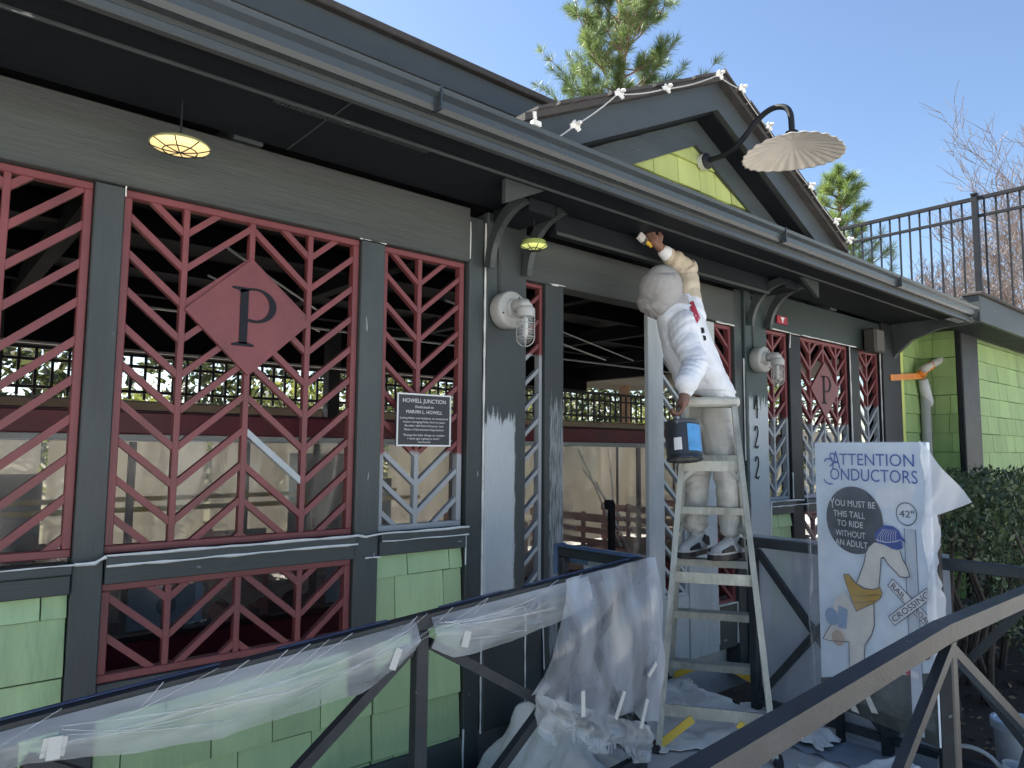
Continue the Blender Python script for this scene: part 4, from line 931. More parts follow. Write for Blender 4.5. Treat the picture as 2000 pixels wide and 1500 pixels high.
mb = MB(); ellipsoid(mb, HEAD - fd * .022 + hu * .006, .124, .118, .136, HA); ellipsoid(mb, HEAD - fd * .06 - hu * .06, .10, .09, .10, HA); chain(mb, [HEAD - hu * .07, (3.315, -.455, 2.185)], [.095, .10])
HO = skin_over(mb, 'hood', m_hood, PE, .0075, 6)
# trousers
mb = MB()
loft(mb, [((3.555, -.535, 1.50), .135, .125, (.75, .6, 0), (-.6, .75, 0)), ((3.555, -.54, 1.60), .150, .135, (.8, .55, 0), (-.55, .8, 0)), ((3.545, -.54, 1.69), .14, .125, S_, F_)])
chain(mb, [hipN, (3.535, -.625, 1.40), kneeN, (3.61, -.62, 1.03), (3.625, -.61, .955)], [.118, .102, .086, .076, .080]); chain(mb, [hipF, (3.575, -.45, 1.40), kneeF, (3.57, -.41, 1.03), (3.575, -.405, .955)], [.118, .102, .085, .075, .079])
TRO = skin_over(mb, 'trousers', m_pants, PE, .0085, 3)
tape((3.60, -.705, 1.50), (3.585, -.705, 1.455), .018, PE, 'pocket_patch', m_bluetape, (.5, -.8, 0))
def bake(o, fn):
    """apply the modifiers, then push each vertex along its normal by fn(point)"""
    bpy.context.view_layer.update(); me = bpy.data.meshes.new_from_object(o.evaluated_get(bpy.context.evaluated_depsgraph_get()))
    N__ = [v.normal.copy() for v in me.vertices]; C__ = [v.co.copy() for v in me.vertices]; A__ = []
    for p, n__ in zip(C__, N__): A__ += list(p + n__ * fn(p))
    me.vertices.foreach_set('co', A__); me.update()
    o.modifiers.clear(); o.data = me; me.shade_smooth()
def seg_d(p, a, b):
    ab = b - a; t = max(0, min(1, (p - a).dot(ab) / ab.length_squared)); return (p - a - ab * t).length, t
def crease(p, ax, f1, f2, seed, sharp=1.6):
    """soft ridges and sharp valleys running across the direction ax"""
    ax = Vector(ax).normalized(); s = p.dot(ax); q = (p - ax * s) * f2; w = noise.noise(p * 5 + Vector((seed, 0, 0))) * .9
    n_ = noise.noise(Vector((s * f1 + w, q.x + seed, q.y + q.z))); return abs(n_) ** (1 / sharp) * 2 - .9
def msk(p, k, seed, lo=-.15, hi=.3): return max(0, min(1, (noise.noise(p * k + Vector((0, seed, 0))) - lo) / (hi - lo)))
def f_sweat(p):
    d1, t1 = seg_d(p, shN, elN); d2, t2 = seg_d(p, elN, wrN)
    if min(d1, d2) < .115:
        ax = (elN - shN) if d1 < d2 else (wrN - elN); k = .5 + .8 * math.exp(-((p - elN).length / .09) ** 2)
        return .0095 * k * crease(p, ax + Vector((.05, 0, .02)), 17, 4, 3) + .006 * noise.noise(p * 9)
    low = max(0, 1 - (p.z - 1.68) / .22)
    a = .010 * (.35 + .65 * msk(p, 5, 2)) * crease(p, Vector((.55, -.2, .75)), 10, 3.0, 7) + .008 * noise.noise(p * 6)
    return a + low * (.012 * crease(p, Vector((.1, 0, 1)), 15, 3, 11)) - (.012 if p.z < 1.70 else 0)
bake(SW, f_sweat)
bake(SLV, lambda p: .010 * crease(p, wrF - elF if seg_d(p, elF, wrF)[0] < seg_d(p, shF, elF)[0] else elF - shF, 19, 4, 5) + .003 * noise.noise(p * 20))
def f_hood(p):
    q = p - HEAD; lat = q.dot(hs); seam = -.004 * math.exp(-(lat / .006) ** 2)
    return seam + .015 * msk(p, 6, 4) * crease(p, hu * .8 + fd * .5, 13, 4, 9) + .008 * noise.noise(p * 8) + .010 * max(0, -q.dot(hu) / .12) * crease(p, hu, 16, 3, 2)
bake(HO, f_hood)
def f_tro(p):
    k = .4 + 1.0 * math.exp(-((p.z - 1.22) / .10) ** 2) + 1.2 * math.exp(-((p.z - .97) / .07) ** 2) + .6 * math.exp(-((p.z - 1.5) / .08) ** 2)
    return .0125 * k * crease(p, Vector((.25, .15, 1)), 15, 3.0, 6) + .008 * noise.noise(p * 7 + Vector((4, 0, 0))) + .004 * noise.noise(Vector((p.x * 22, p.y * 22, p.z * 4)))
bake(TRO, f_tro)
from mathutils.bvhtree import BVHTree
_bv = BVHTree.FromPolygons([v.co.copy() for v in SW.data.vertices], [tuple(q.vertices) for q in SW.data.polygons])
_o = Vector((0, -2.9, 1.37))
def on_back(q):
    h = _bv.ray_cast(_o, (q - _o).normalized()); return (h[0] + h[1] * .002) if h[0] else q
DEC = [[Vector((3.275, -0.584, 2.183)), Vector((3.298, -0.605, 2.195)), Vector((3.333, -0.623, 2.099)), Vector((3.322, -0.610, 2.070))], [Vector((3.338, -0.622, 2.048)), Vector((3.351, -0.633, 2.048)), Vector((3.357, -0.635, 2.020)), Vector((3.345, -0.623, 2.014))], [Vector((3.350, -0.626, 2.006)), Vector((3.363, -0.637, 2.003)), Vector((3.366, -0.638, 1.980)), Vector((3.356, -0.628, 1.974))]]
def decal(polys, name, mat):
    mb = MB()
    for pl in polys:
        n_ = 5; q = [Vector(p) for p in pl]
        def fn(u, v): a = q[0] + (q[1] - q[0]) * u; b = q[3] + (q[2] - q[3]) * u; return on_back(a + (b - a) * v)
        mb.grid(fn, n_, n_)
    wbuild(mb, name, mat, PE, True)
decal([DEC[0]], 'red_print', M('red_print', (.45, .03, .07), .8, .15, 9, 0))
decal(DEC[1:], 'dark_print', m_blackp)
def shoe(heel, toe):
    heel, toe = Vector(heel), Vector(toe); d = (toe - heel); d.z = 0; d.normalize(); sd_ = Vector((-d.y, d.x, 0)); up = Vector((0, 0, 1)); L_ = .30
    h0 = heel.copy(); P_ = lambda a, b, c: h0 + d * a + sd_ * b + up * c
    mb = MB(); chain(mb, [P_(.05, 0, .055), P_(.15, 0, .05), P_(.235, .003, .038)], [.047, .048, .042]); chain(mb, [P_(.05, 0, .06), P_(.065, 0, .105)], [.046, .045]); chain(mb, [P_(.08, 0, .09), P_(.18, 0, .055)], [.04, .04])
    u = skin_over(mb, 'shoe', m_shoe, PE, .007, 4)
    ol = [(a, b) for a, b in ((-.005, 0), (.005, .03), (.05, .042), (.12, .040), (.20, .052), (.26, .046), (.295, .02), (.30, 0), (.295, -.02), (.26, -.042), (.20, -.048), (.12, -.038), (.05, -.040), (.005, -.03))]
    s_ = MB().prism(ol, lambda p: P_(p[0], p[1], .0), lambda p: P_(p[0], p[1], .030)).build('sole', m_shoeb, u); 
    s2 = MB().prism([(a * .99, b * 1.03) for a, b in ol], lambda p: P_(p[0], p[1], .0302), lambda p: P_(p[0], p[1], .040)).build('midsole', m_shoe, u)
    for sd2 in (-1, 1):
        MB().prism([(.02, .05), (.06, .055), (.10, .085), (.075, .115), (.03, .10)], lambda p: P_(p[0], sd2 * .050, p[1]), lambda p: P_(p[0], sd2 * .040, p[1])).build('side_panel', m_shoeb, u)
        MB().prism([(.13, .042), (.25, .04), (.24, .055), (.15, .075)], lambda p: P_(p[0], sd2 * .052, p[1]), lambda p: P_(p[0], sd2 * .042, p[1])).build('side_panel', m_shoeb, u)
    for i in range(4):
        a = .10 + .025 * i; MB().tube([P_(a, -.032, .118 - .016 * i), P_(a + .006, 0, .137 - .018 * i), P_(a, .032, .118 - .016 * i)], .0045, 6).build('lace', m_white, u)
shoe((3.725, -.615, .768), (3.452, -.60, .77)); shoe((3.665, -.40, .768), (3.41, -.43, .77))
# paint can and brush
CAN = thing('paint_can', 'blue labelled paint can hanging from the painter\'s hand', 'paint can', (3.005, -.745, 1.318)); CAN.rotation_euler = (R_(-6), R_(9), R_(20)); CAN.scale = (1.08, 1.08, 1.04)
cn = MB().lathe([(0, .004), (.078, .004), (.081, 0), (.083, .004), (.081, .008), (.0815, .184), (.083, .188), (.080, .19), (.074, .186), (.074, .17), (0, .17)], n=36).build('body', M('can_metal', (.06, .065, .075), .3, .2, 8, 0, metal=.6), CAN, True)
MB().lathe([(.0822, .02), (.0822, .172)], n=36).build('label_wrap', M('can_label', (.03, .035, .045), .35, .2, 6, 0), CAN, True)
lb = MB(); 
V = []; F = []
for i in range(13):
    a = R_(-150 + 62 * i / 12)
    for z in (.035, .165): V.append((.0829 * math.cos(a), .0829 * math.sin(a), z))
for i in range(12): F.append((2 * i, 2 * i + 2, 2 * i + 3, 2 * i + 1))
lb.add(V, F).build('label_panel', M('can_label_blue', (.10, .34, .66), .35, .25, 14, 0), CAN)
V = []; F = []
for i in range(7):
    a = R_(-196 + 26 * i / 6)
    for z in (.04, .10): V.append((.0829 * math.cos(a), .0829 * math.sin(a), z))
for i in range(6): F.append((2 * i, 2 * i + 2, 2 * i + 3, 2 * i + 1))
MB().add(V, F).build('label_panel', m_white, CAN)
MB().tube([(.083 * math.cos(R_(t)), 0, .165 + .115 * math.sin(R_(t))) for t in range(0, 181, 15)], .0022, 6).build('bail', m_steel, CAN)
MB().tube([(-.025, 0, .279), (.025, 0, .279)], .007, 8).build('grip', m_white, CAN)
BR = thing('paint_brush', 'paint brush held up against the eave by the painter', 'brush', (3.235, -.36, 2.555))
MB().bar((.015, 0, -.005), (-.025, .008, .012), .02, .012, (0, 1, 0)).build('handle', m_yellow, BR); MB().bar((-.0255, .008, .012), (-.042, .012, .022), .045, .016, (0, 1, 0)).build('ferrule', m_steel, BR); MB().bar((-.0425, .012, .022), (-.075, .022, .048), .048, .018, (0, 1, 0)).build('bristles', m_pants, BR)

# ------------------------------------------------------------------ height sign
SG = thing('height_sign', 'tall printed ride height sign wrapped in clear plastic on the landing', 'sign', (3.40, -1.23, 0), math.atan2(-.50, -.145))
# local x runs along the board from its far to its near edge, local +y points away from the viewer side
NY = 1
def sp(y): return lambda p: (p[0], y, p[1])
# which local side faces the camera
_m = Matrix.Rotation(SG.rotation_euler.z, 3, 'Z'); _c = _m.inverted() @ (Vector((0, -2.9, 0)) - Vector((3.40, -1.23, 0))); NY = 1 if _c.y > 0 else -1
MB().box((-.012, min(-.018 * NY, 0), .19), (.572, max(-.018 * NY, 0), 1.412), .003).build('board', M('sign_sky_print', (.70, .80, .90), .5, .06, 2.2, .03, 30, dirt=(.82, .85, .88)), SG)
for x in (.02, .53): MB().box((x, -.06 * NY - .015, 0), (x + .035, -.06 * NY + .015, 1.2), .003).build('leg', m_black, SG)
for x in (.02, .53): MB().bar((x + .017, -.02 * NY, .25), (x + .017, -.045 * NY, .25), .03, .03, (0, 0, 1)).build('spacer', m_black, SG)
lay = [0]
def flat(name, polys, mat, level):
    y = NY * (.0015 + .0012 * level); mb = MB()
    for i_, pl in enumerate(polys): mb.add([(p[0], y + NY * 2e-5 * (i_ % 40), p[1]) for p in pl], [tuple(range(len(pl)))])
    return mb.build(name, mat, SG)
def tess(pl):
    from mathutils.geometry import tessellate_polygon
    tr = tessellate_polygon([[Vector((p[0], p[1], 0)) for p in pl]]); return [[pl[i] for i in t] for t in tr]
def circ(cx_, cz_, r, n=40): return [(cx_ + r * math.cos(2 * math.pi * i / n), cz_ + r * math.sin(2 * math.pi * i / n)) for i in range(n)]
def line(pl, w, closed=False):
    out = []; P_ = pl + ([pl[0]] if closed else [])
    for a, b in zip(P_, P_[1:]):
        d = Vector((b[0] - a[0], b[1] - a[1])); L_ = d.length
        if L_ < 1e-6: continue
        d /= L_; n_ = Vector((-d.y, d.x)) * w / 2; e = d * w * .3
        out.append([(a[0] + n_.x - e.x, a[1] + n_.y - e.y), (b[0] + n_.x + e.x, b[1] + n_.y + e.y), (b[0] - n_.x + e.x, b[1] - n_.y + e.y), (a[0] - n_.x - e.x, a[1] - n_.y - e.y)])
    return out
def P1(c, n, **k): return M(n, c, .55, .10, 14, 0, **k)
p_fur, p_blue, p_gold = P1((.74, .70, .64), 'print_fur'), P1((.05, .12, .40), 'print_blue'), P1((.50, .31, .06), 'print_gold')
p_ink, p_red, p_white, p_slate, p_ground = P1((.035, .045, .07), 'print_ink'), P1((.50, .05, .07), 'print_red'), P1((.76, .77, .79), 'print_white'), P1((.055, .07, .09), 'print_slate'), M('print_ground', (.06, .07, .065), .6, .3, 30, 0, dirt=(.14, .15, .14))
flat('ground_print', tess([(-.011, .192), (.571, .192), (.571, .485), (.466, .448), (.045, .318), (-.011, .30)]), p_ground, 1)
flat('cloud_print', [circ(.42, 1.20, .05, 24), circ(.47, 1.215, .045, 24), circ(.36, 1.17, .045, 24), circ(.44, 1.16, .06, 24)], P1((.78, .83, .88), 'print_cloud'), 1)
flat('crossing_post_print', [[(.458, .21), (.512, .21), (.508, 1.046), (.456, 1.046)]], P1((.56, .61, .68), 'print_post'), 2)
flat('post_outline', line([(.458, .21), (.456, 1.046)], .0025) + line([(.512, .21), (.508, 1.046)], .0025), p_ink, 3)
flat('disc_print', [circ(.204, 1.058, .152, 56)], p_slate, 3)
pos = lambda lv: (lambda p: (p[0], NY * (.0015 + .0012 * lv), p[1]))
put_text([('Y', .078, .104, 1.105, .050), ('OU MUST BE', .107, .322, 1.118, .030), ('THIS TALL', .095, .268, 1.068, .030), ('TO RIDE', .115, .255, 1.026, .029), ('WITHOUT', .104, .266, .980, .029), ('AN ADULT', .102, .275, .938, .029)], pos(5), 'lettering', p_white, SG)
put_text([('A', .094, .142, 1.290, .088), ('TTENTION', .138, .515, 1.308, .056), ('ONDUCTORS', .082, .528, 1.237, .058)], pos(4), 'lettering', p_blue, SG)
sw = [(.065 + .035 * math.cos(R_(t)), 1.305 + .03 * math.sin(R_(t))) for t in range(120, -100, -20)]
flat('flourish_print', line([(.052, 1.322)] + [(.075 + .024 * math.cos(R_(t)), 1.318 + .018 * math.sin(R_(t))) for t in range(150, -90, -20)], .007) + line([(.096, 1.335), (.085, 1.345), (.088, 1.36), (.105, 1.36), (.115, 1.345)], .006) + line([(.046, 1.236), (.058, 1.222), (.078, 1.216), (.095, 1.218)], .007), p_blue, 4)
flat('height_ring', line(circ(.470, 1.108, .047, 40), .004, True), p_ink, 4)
put_text([('42"', .437, .505, 1.094, .030)], pos(4), 'lettering', p_ink, SG)
body = [(0.084, 0.675), (0.148, 0.728), (0.204, 0.654), (0.298, 0.707), (0.297, 0.611), (0.281, 0.565), (0.245, 0.513), (0.239, 0.459), (0.25, 0.366), (0.258, 0.303), (0.3, 0.236), (0.266, 0.23), (0.235, 0.286), (0.216, 0.376), (0.181, 0.366), (0.17, 0.256), (0.203, 0.205), (0.162, 0.205), (0.143, 0.248), (0.158, 0.379), (0.161, 0.507), (0.051, 0.486), (0.013, 0.487), (0.067, 0.566)]
neck = [(0.312, 0.971), (0.283, 0.946), (0.266, 0.917), (0.255, 0.872), (0.234, 0.825), (0.212, 0.778), (0.257, 0.764), (0.3, 0.764), (0.326, 0.782), (0.334, 0.83), (0.343, 0.906), (0.356, 0.913), (0.373, 0.889), (0.395, 0.872), (0.418, 0.854), (0.429, 0.841), (0.452, 0.842), (0.475, 0.848), (0.473, 0.868), (0.46, 0.897), (0.447, 0.915), (0.437, 0.95), (0.399, 0.953), (0.358, 0.966)]
cap = [(0.317, 1.009), (0.324, 1.02), (0.362, 1.051), (0.409, 1.05), (0.435, 1.035), (0.445, 1.013), (0.47, 0.99), (0.447, 0.995), (0.449, 0.962), (0.428, 0.954), (0.399, 0.955), (0.37, 0.965), (0.322, 0.972)]
band = [(0.147, 0.806), (0.174, 0.81), (0.206, 0.777), (0.25, 0.76), (0.3, 0.764), (0.332, 0.78), (0.344, 0.759), (0.336, 0.736), (0.304, 0.709), (0.207, 0.652), (0.189, 0.692), (0.165, 0.748), (0.15, 0.784)]
flat('llama_print', tess(body), p_fur, 6); flat('llama_print', tess(neck), p_fur, 6)
flat('llama_outline', line(body[2:9] + body[8:9], .004) + line(neck[2:6], .004) + line(neck[8:22], .004) + line(body[-6:], .003), p_ink, 7)
flat('cap_print', tess(cap), P1((.035, .08, .36), 'print_cap'), 8)
flat('cap_stripes', [q for i in range(8) for q in line([(.33 + .013 * i, .972 + .002 * i), (.335 + .012 * i, 1.0 + .002 * i), (.36 + .009 * i, 1.035)], .0018)] + line([(.322, .985), (.37, .978), (.41, .985), (.447, .998)], .003), p_white, 9)
flat('bandana_print', tess(band), p_gold, 8); flat('bandana_outline', line(band, .0028, True) + line([(.19, .72), (.24, .725), (.33, .75)], .002) + line([(.2, .69), (.25, .70), (.31, .72)], .002), p_ink, 9)
flat('patch_print', [circ(.07, .60, .04, 20), [(.10, .56), (.15, .56), (.16, .65), (.11, .66)]], P1((.26, .38, .56), 'print_patch'), 7); flat('patch_print', [circ(.10, .51, .035, 16)], P1((.55, .40, .30), 'print_tan'), 7)
# crossbuck
def rot_rect(cx_, cz_, L_, h, a): 
    c, s = math.cos(R_(a)), math.sin(R_(a)); return lambda p: (cx_ + p[0] * c - p[1] * s, cz_ + p[0] * s + p[1] * c)
r1 = rot_rect(.478, .738, .2, .04, -38); r2 = rot_rect(.476, .724, .2, .04, 40)
for i, r in enumerate((r1, r2)):
    R4 = [r(p) for p in ((-.118, -.021), (.118, -.021), (.118, .021), (-.118, .021))]; flat('crossbuck_print', [R4], p_white, 8 + 2 * i); flat('crossbuck_outline', line(R4, .003, True), p_ink, 9 + 2 * i)
for s, r, segs in (('RAIL', r1, ((-.105, -.03),)), ('ROAD', r1, ((.03, .108),)), ('CROSSING', r2, ((-.108, .110),))):
    mb = MB()
    for a, b in segs:
        V, F = fit_text(s, a, b, -.012, .026); mb.add([pos(12)(r(v)) for v in V], F)
    mb.build('lettering', p_ink, SG)
flat('signal_print', [circ(.453, .542, .030, 24), circ(.527, .556, .030, 24)], p_red, 8); flat('signal_outline', line(circ(.453, .542, .030, 24), .005, True) + line(circ(.527, .556, .030, 24), .005, True), p_ink, 9)
flat('bar_print', [[(.385, .455), (.46, .442), (.462, .468), (.387, .481)]], p_red, 8); flat('bar_print', [[(.33, .464), (.384, .4555), (.386, .481), (.332, .49)], [(.463, .441), (.50, .436), (.50, .462), (.465, .467)]], p_white, 8)
flat('signal_half', [[(.500, .556)] + [(.527 + .028 * math.cos(R_(t)), .560 + .026 * math.sin(R_(t))) for t in range(170, 5, -15)]], p_white, 10)
# clear film over the sign, with a loose corner flapping out to the right
def sf(u, v):
    x = -.03 + .62 * u; z = 1.418 - 1.16 * v
    return (x + .012 * fbm(v * 5, u * 2, 3), NY * (.024 + .012 * abs(fbm(u * 4, v * 5, 8)) + .02 * (1 if u in (0, 1) else 0)), z)
MB().grid(sf, 30, 44).build('clear_film', m_film_sign, SG, True)
m_flap = M_film('flap_film', (.80, .84, .90), .80, .4, .06, 4, .12)
def flp(u, v):
    # triangle flap: top edge corner (.565,1.413) to outer tip (.721,1.177) to (.585,1.118)
    a = Vector((.562, 1.414)); b = Vector((.735, 1.175)); c = Vector((.578, 1.10)); p = a + (b - a) * v * u + (c - a) * v * (1 - u)
    return (p.x, NY * (.028 - .05 * u * v + .008 * math.sin(9 * v + 4 * u)), p.y)
MB().grid(flp, 12, 16).build('film_flap', m_flap, SG, True)
def flr(u, v): return (.556 + .05 * u * (1 + .5 * fbm(v * 7, 3)) + .02 * v, NY * (.026 - .02 * u + .012 * math.sin(v * 14 + u * 3)), 1.12 - .70 * v)
MB().grid(flr, 6, 40).build('film_edge', m_flap, SG, True)
def fll(u, v): return (-.035 - .035 * u * (1 + .6 * fbm(v * 6, 8)), NY * (.026 - .04 * u + .01 * math.sin(v * 11)), 1.40 - 1.15 * v)
MB().grid(fll, 5, 40).build('film_edge', m_flap, SG, True)

# ------------------------------------------------------------------ buckets, hose
def bucket(loc, label, r, h, mat, lid, tilt=0):
    T = thing('paint_bucket', label, 'bucket', loc, .4, 'buckets and pails by the landing rail'); T.rotation_euler = (tilt, 0, .4)
    b_ = MB().lathe([(0, 0), (r * .88, 0), (r * .9, .005), (r, h), (r * 1.05, h), (r * 1.05, h - .02), (r * 1.0, h - .024)], n=28).build('pail', mat, T); b_.data.shade_smooth(); b_.modifiers.new('e', 'EDGE_SPLIT').split_angle = R_(35)
    if lid:
        l_ = MB().lathe([(0, h + .014), (r * .9, h + .014), (r * .94, h + .020), (r * 1.08, h + .020), (r * 1.10, h + .004), (r * 1.09, h - .018), (r * 1.06, h - .018)], n=28).build('lid', M('lid_plastic', (.52, .58, .64), .4, .2, 12, .1, 40, dirt=(.25, .30, .35)), T); l_.data.shade_smooth(); l_.modifiers.new('e', 'EDGE_SPLIT').split_angle = R_(35)
    MB().tube([(r * 1.06 * math.cos(R_(t)), -.03 - .05 * math.sin(R_(t)), h * .85 - .07 * math.sin(R_(t))) for t in range(0, 181, 15)], .003, 6).build('handle', m_steel, T)
m_pail = M('pail_plastic', (.50, .54, .57), .45, .15, 10, .1, 40, dirt=(.35, .38, .40))
bucket((3.98, -1.86, -.07), 'white lidded paint bucket beyond the end of the landing', .105, .20, m_pail, True)
bucket((3.40, -1.99, .02), 'open pale pail half hidden by the foreground rail post', .06, .13, m_pail, False, .15)
HS = thing('hose', 'looped grey hose over the cloth by the paint bucket', 'hose', (3.42, -1.83, .02))
MB().tube([(.0 + .02 * math.sin(R_(t)), -.12 * math.cos(R_(t)), .04 + .10 * math.sin(R_(t))) for t in range(-30, 215, 12)], .009, 8).build('hose_loop', m_grey, HS, True)
MB().tube([(.0, -.11, .0), (.02, -.05, -.005), (.05, .02, .0), (.08, .06, .0)], .010, 8).build('hose_end', m_grey, HS, True)

# ------------------------------------------------------------------ planting
def leaf_mesh(name, P_, N_, L_, Wd, mat, parent=None, kind=None):
    """leaves as bent two-triangle blades at points P_ pointing along N_"""
    n = len(P_); N_ = N_ / np.linalg.norm(N_, axis=1)[:, None]; a = rng.normal(size=(n, 3)); S = np.cross(N_, a); S /= np.linalg.norm(S, axis=1)[:, None]
    V = np.empty((n, 4, 3)); V[:, 0] = P_; V[:, 1] = P_ + N_ * L_ * .5 + S * Wd * .5; V[:, 2] = P_ + N_ * L_; V[:, 3] = P_ + N_ * L_ * .5 - S * Wd * .5
    me = bpy.data.meshes.new(name); me.vertices.add(n * 4); me.vertices.foreach_set('co', V.reshape(-1)); me.loops.add(n * 4); me.loops.foreach_set('vertex_index', np.arange(n * 4, dtype=np.int32))
    me.polygons.add(n); me.polygons.foreach_set('loop_start', np.arange(0, n * 4, 4, dtype=np.int32)); me.polygons.foreach_set('loop_total', np.full(n, 4, dtype=np.int32)); me.update(calc_edges=True); me.validate()
    me.materials.append(mat); o = bpy.data.objects.new(name, me); COL.objects.link(o)
    if parent: o.parent = parent
    return o
m_hedge = M_leaf('hedge_leaf', (.032, .055, .026), (.085, .12, .05), .15, 5)
HD = thing('hedge_shrub', 'dark evergreen hedge behind the landing railing at right', 'hedge', (5.6, -1.35, -.07))
n = 30000; lo = np.array([-1.35, -.42, .32]); hi = np.array([2.4, .42, 1.22])
P_ = rng.uniform(lo, hi, (n, 3)); 
keep = np.array([noise.noise(Vector(p * 2.6)) + .35 * noise.noise(Vector(p * 7)) > -.12 - .25 * (1 if p[2] > .75 else -.6) for p in P_]); P_ = P_[keep]
top = np.array([1.30 + .09 * noise.noise(Vector((p[0] * 3, p[1] * 3, 0))) for p in P_]); P_[:, 2] = np.minimum(P_[:, 2] * top / 1.22, top - rng.uniform(0, .05, len(P_)))
leaf_mesh('foliage', P_, rng.normal(size=(len(P_), 3)) + np.array([-.2, -.3, .5]), rng.uniform(.02, .062, (len(P_), 1)), rng.uniform(.010, .026, (len(P_), 1)), m_hedge, HD)
for i in range(26):
    x, y = random.uniform(-1.3, 2.2), random.uniform(-.38, .38); mb = MB(); pts = [Vector((x, y, 0))]
    for k in range(4): pts.append(pts[-1] + Vector((random.uniform(-.09, .09), random.uniform(-.09, .09), .26)))
    mb.tube(pts, [.022, .018, .014, .010, .006], 6).build('stem', m_barkg, HD)
for i in range(60):
    x, y = random.uniform(-1.3, 2.3), random.uniform(-.42, .2); z = 1.2 + random.uniform(-.1, .06); d = Vector((random.uniform(-.4, .4), random.uniform(-.6, .2), 1)).normalized(); L_ = random.uniform(.08, .22)
    tw = MB().tube([(x, y, z - .1), Vector((x, y, z - .1)) + d * L_ * .6, Vector((x, y, z - .1)) + d * L_ * 1.1], [.004, .003, .0015], 4).build('sprig', m_barkg, HD)
    k_ = 7; leaf_mesh('sprig_leaves', np.array([np.array(Vector((x, y, z - .1)) + d * L_ * (.4 + .7 * j / k_)) for j in range(k_)]), rng.normal(size=(k_, 3)) + np.array([0, 0, .8]), rng.uniform(.025, .05, (k_, 1)), rng.uniform(.012, .02, (k_, 1)), m_hedge, tw)
lt = leaf_mesh('leaf_litter', np.c_[rng.uniform(3.7, 8, 900), rng.uniform(-2.6, -.6, 900), np.full(900, -.062)], rng.normal(size=(900, 3)) * np.array([1, 1, .12]), np.full((900, 1), .05), np.full((900, 1), .02), M('dry_leaf', (.22, .15, .09), .8, .3, 8, 0)); lt['kind'] = 'stuff'; lt['label'] = 'dry leaves lying on the planting bed under the hedge'; lt['category'] = 'leaves'

m_pine = M_leaf('pine_needles', (.075, .125, .05), (.19, .25, .08), .4, .8); m_pine2 = M_leaf('young_pine_needles', (.13, .20, .06), (.28, .35, .10), .45, .8)
def pine(loc, H, crown_r, z0, label, seed, nb=70, mat=None, up=.5, lean=0, per=46, nl=.24):
    rr = random.Random(seed); T = thing('pine_tree', label, 'tree', loc, 0, 'pines behind the station')
    tr = [(lean * (i / 8) ** 2 + .05 * math.sin(i), .04 * math.cos(i * 1.7), H * i / 8) for i in range(9)]; MB().tube(tr, [.13 * (1 - i / 9.5) + .012 for i in range(9)], 10).build('trunk', m_bark, T, True)
    br = MB(); TP, TN = [], []
    def tuft(p, d):
        for _ in range(per):
            v = Vector((rr.gauss(0, 1), rr.gauss(0, 1), rr.gauss(0, 1))); v = (d * 1.1 + v * .62).normalized(); TP.append(p + d * rr.uniform(-.10, .02)); TN.append(v)
    for b in range(nb):
        t = z0 + (1 - z0) * (b + rr.random()) / nb; z = H * t; a = b * 2.4 + rr.uniform(-.4, .4); rad = crown_r * (1 - ((t - z0) / (1 - z0)) ** 1.6 * .8) * rr.uniform(.55, 1.1)
        base = Vector((lean * t * t, 0, z)); d = Vector((math.cos(a), math.sin(a), rr.uniform(.1, up + .2))); pts = [base]
        for k in range(5): d = (d + Vector((rr.uniform(-.12, .12), rr.uniform(-.12, .12), .07))).normalized(); pts.append(pts[-1] + d * rad / 5)
        br.tube(pts, [.028, .023, .018, .013, .009, .005], 5)
        for k in range(2, 6):
            for s in range(2 if k < 5 else 1):
                dd = (d + Vector((rr.uniform(-.9, .9), rr.uniform(-.9, .9), rr.uniform(.0, .7)))).normalized(); L_ = rad * rr.uniform(.12, .34); tip = pts[k] + dd * L_; br.tube([pts[k], pts[k] + dd * L_ * .5 + Vector((0, 0, -.01)), tip], [.009, .007, .004], 4); tuft(tip, dd); tuft(pts[k] + dd * L_ * .55, dd)
        tuft(pts[-1], d)
    br.build('branches', m_bark, T)
    leaf_mesh('crown', np.array(TP), np.array(TN), rng.uniform(nl * .6, nl, (len(TP), 1)), np.full((len(TP), 1), .010), mat or m_pine, T)
pine((11.75, 7.1, 0), 14.0, 2.15, .50, 'large pine rising above the roof left of the gable', 3, 84, up=.75, per=62, nl=.30)
pine((17.6, 4.95, 0), 8.3, 1.3, .45, 'small pine beyond the right slope of the gable', 8, 60, m_pine2, per=26, nl=.30)

